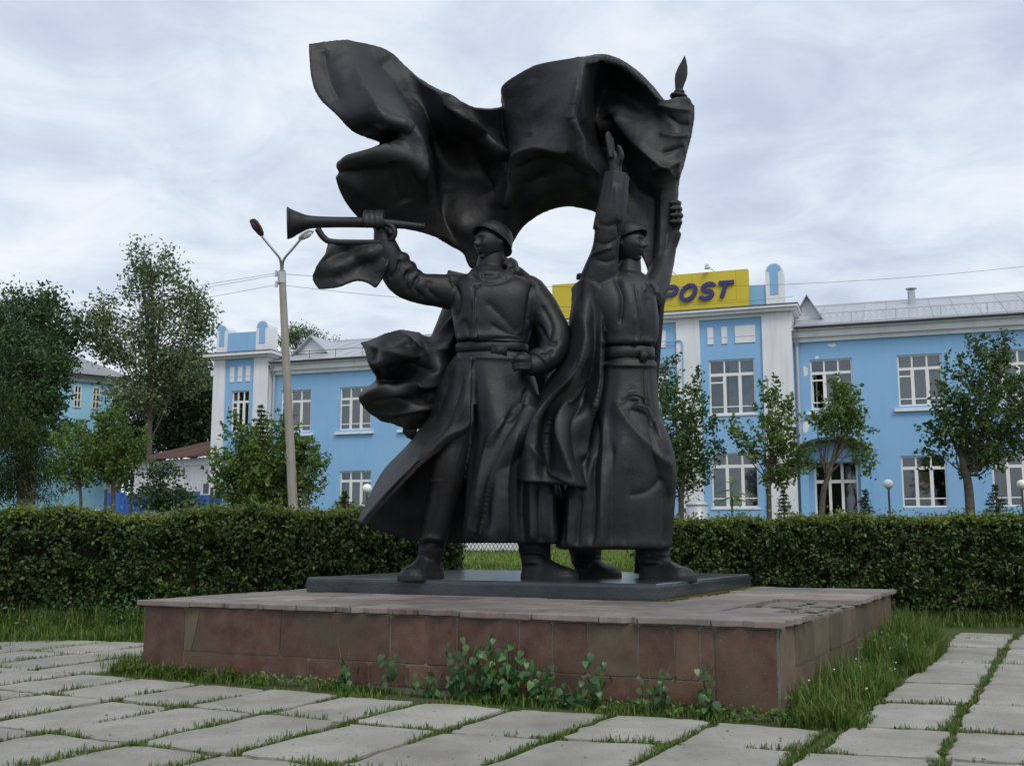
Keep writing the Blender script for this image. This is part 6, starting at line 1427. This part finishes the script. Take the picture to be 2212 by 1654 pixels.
# broad-leaved ground weeds before the left hedge
A, B = np.array([-14.5, 17.3]), np.array([-3.2, 20.65]); d = (B - A) / np.linalg.norm(B - A); n = np.array([d[1], -d[0]])
C = []
for k in range(8000):
    t, o_ = rng.random(), rng.exponential(.45)
    if o_ > 1.7: continue
    p = A + (B - A) * t + n * o_; hgt = max(.05, .75 * (.6 + nz(p[0], p[1], 1.1)) * (1 - o_ / 2)); C.append([p[0], p[1], rng.uniform(0, hgt)])
o_ = leafobj('ground_weeds', np.array(C), .075, LM['weed'], None, hang=-.3, aspect=.5); tag(o_, 'low broad leaved weeds growing at the foot of the hedge on the bugler side', 'weeds', kind='stuff')
C = []
for k in range(2600):
    u, v = abs(rng.normal(.1, .22)) + .04, rng.uniform(-.1, 7.2)
    if nz(u, v, 1.4, 21) < -.05 or u > .6: continue
    p = pp(u, v); C.append([p[0], p[1], rng.uniform(.02, .22 + .18 * (v > 3.6))])
for k in range(1500):
    u, v = rng.uniform(-PW - .2, .1), -abs(rng.normal(.04, .12)) - .03
    if nz(u, 2, .9, 5) < .0: continue
    p = pp(u, v); C.append([p[0], p[1], rng.uniform(.0, .09)])
o_ = leafobj('verge_weeds', np.array(C), .06, LM['lime'], None, hang=-.2, aspect=.55); tag(o_, 'low leafy weeds mixed into the grass beside the pedestal', 'weeds', kind='stuff')
# moss line at the foot of the plinth plate
pts_ = []
for k in range(900):
    v = rng.uniform(0, PLD); w_ = .02 + .05 * max(0, .5 + nz(v, 2, 1.4)); pts_.append(plq(.012 + abs(rng.normal(0, w_)), v, PH + .002))
mb = MB()
for p in pts_: r = rng.uniform(.012, .03); mb.ell(p, (PU * r, PV * r * 1.3, PZ * r * .6), 5, 3)
o_ = mb.build('moss', MT['moss'], ped); tag(o_, kind='stuff')
# ------------------------------------------------------------------ climbing weeds at the pedestal foot
stem_m = mat('weed_stem', (.10, .12, .05), (.16, .11, .06), nscale=20, rough=.8)
leaf_meshes = []
for k in range(6):
    prof = [(0, .35), (.02, .8), (.2, 1.0), (.45, .8), (.75, .4), (1., 0.)]; V = []; Fs = []
    bend = random.uniform(.1, .5); fold = random.uniform(.05, .3)
    for j, (t, w_) in enumerate(prof):
        yb = t if j else -.16
        V += [(-w_ * .42 * random.uniform(.88, 1.1), yb if j else -.14, fold * w_ * .3 - bend * t * t), (0, t, -bend * t * t), (w_ * .42 * random.uniform(.88, 1.1), yb if j else -.14, fold * w_ * .3 - bend * t * t)]
    for i in range(5): Fs += [(i * 3, i * 3 + 1, i * 3 + 4, i * 3 + 3), (i * 3 + 1, i * 3 + 2, i * 3 + 5, i * 3 + 4)]
    me = npmesh('weed_leaf', V, Fs, np.full(len(Fs), .05 + .17 * k)); me.materials.append(LM['weed']); me.polygons.foreach_set('use_smooth', np.ones(len(Fs), bool)); leaf_meshes.append(me)
def weed(x, label, n, wid, ht, y=1500, dry=False):
    u = fu(x, y); b0 = pp(u, -.13, -.03); t = thing('weed_plant', label, 'weed', b0, 'weeds growing at the pedestal foot')
    mb = MB(); tips = []
    for k in range(max(3, n // 5)):
        e_ = np.array([random.gauss(0, wid * .6), random.uniform(-.1, .07), ht * random.uniform(.5, 1.15)]); q = b0 + PU * e_[0] + PV * e_[1] + PZ * e_[2]
        mid = b0 + PU * e_[0] * .4 + PV * (e_[1] * .5 - .04) + PZ * e_[2] * .55; Q = cr_spline([b0 + PU * random.gauss(0, .03), mid, q], 8); mb.tube(Q, list(np.linspace(.006, .002, 8)), 4); tips.append(Q)
    tag(mb.build('stem', stem_m, t), kind='stuff')
    for k in range(n):
        Q = random.choice(tips); p = Q[random.randrange(1, 8)] + PU * random.gauss(0, .05) - PV * abs(random.gauss(0, .05)) + PZ * random.gauss(0, .03)
        rel = p - pp(0, 0)
        if rel @ PV > -.03: p = p - PV * (rel @ PV + .05)
        o_ = bpy.data.objects.new('leaf', random.choice(leaf_meshes)); COL.objects.link(o_); o_.parent = t; o_.location = [float(a) for a in p - b0]
        s = random.uniform(.055, .10); o_.scale = (s, s, s); o_.rotation_euler = (R(random.gauss(-62, 22)), R(random.gauss(0, 22)), random.gauss(math.pi + TH * -1, .9))
for (x, lb_, n, wd, ht) in ((765, 'weed with a tall single shoot below the largest granite slab', 14, .10, .36), (872, 'upright weed with two long bright leaves against the pedestal', 9, .07, .30), (955, 'low weed spreading at the edge of the large leafy clump', 20, .14, .22),
        (1015, 'tall leafy weed in the large clump next to the low spreading weed', 52, .17, .38), (1070, 'leafy weed in the thickest part of the large clump', 60, .18, .44), (1125, 'leafy weed with a bare pale stalk in the large clump', 52, .18, .42), (1190, 'leafy weed at the lower tapering end of the large clump', 40, .17, .28),
        (1310, 'isolated weed with a tall pale stalk before the cracked slab', 20, .14, .34), (1432, 'isolated leafy weed below two narrow granite slabs', 24, .14, .32), (1545, 'isolated dark weed beside the wide corner slab', 18, .11, .33), (1265, 'low weed with drying leaves beside the tall stalk', 14, .12, .16)):
    weed(x, lb_, int(n * 1.7), wd * 1.1, ht * 1.35)
# arching strap-leaved tufts at the left of the front face
for (x, lb_) in ((318, 'green arching grass tuft at the plain corner of the pedestal far from the broken coping'), (372, 'green grass tuft against the corner slab of the pedestal'), (430, 'yellowing arching grass tuft before the low granite course'), (512, 'yellow green arching grass tuft with long bent blades')):
    u = fu(x, 1450); c = pp(u, -.16, -.03); n_ = 110; q = c + np.stack([rng.normal(0, .13, n_), rng.normal(0, .06, n_), 0 * np.ones(n_)], 1)
    o_ = bladeobj('grass_tuft', q, np.full(n_, .22), .009, LM['grass'], lean=1.25, curl=1.1); tag(o_, lb_, 'grass tuft', 'arching grass tufts at the pedestal foot')
# small litter: fallen leaves and pebbles on the slabs
mb = MB()
for k in range(60):
    p = onz(random.uniform(0, 2212), random.uniform(1470, 1650), .004); r = random.uniform(.006, .016); mb.ell(p, (np.array([r, 0, 0]), np.array([0, r, 0]), PZ * r * .5), 5, 3)
o_ = mb.build('pebbles', MT['mortar']); tag(o_, 'scattered small pebbles and crumbs on the paving slabs', 'pebbles', kind='stuff')
mb = MB()
for k in range(26):
    v = random.uniform(.3, 7); p = pp(random.uniform(.1, .6), v, random.uniform(.08, .3)); r = random.uniform(.008, .014); mb.ell(p, (np.array([r, 0, 0]), np.array([0, r, 0]), PZ * r * .6), 6, 4)
o_ = mb.build('small_flowers', MT['globe']); tag(o_, 'tiny white flowers dotted in the grass beside the pedestal', 'flowers', kind='stuff')
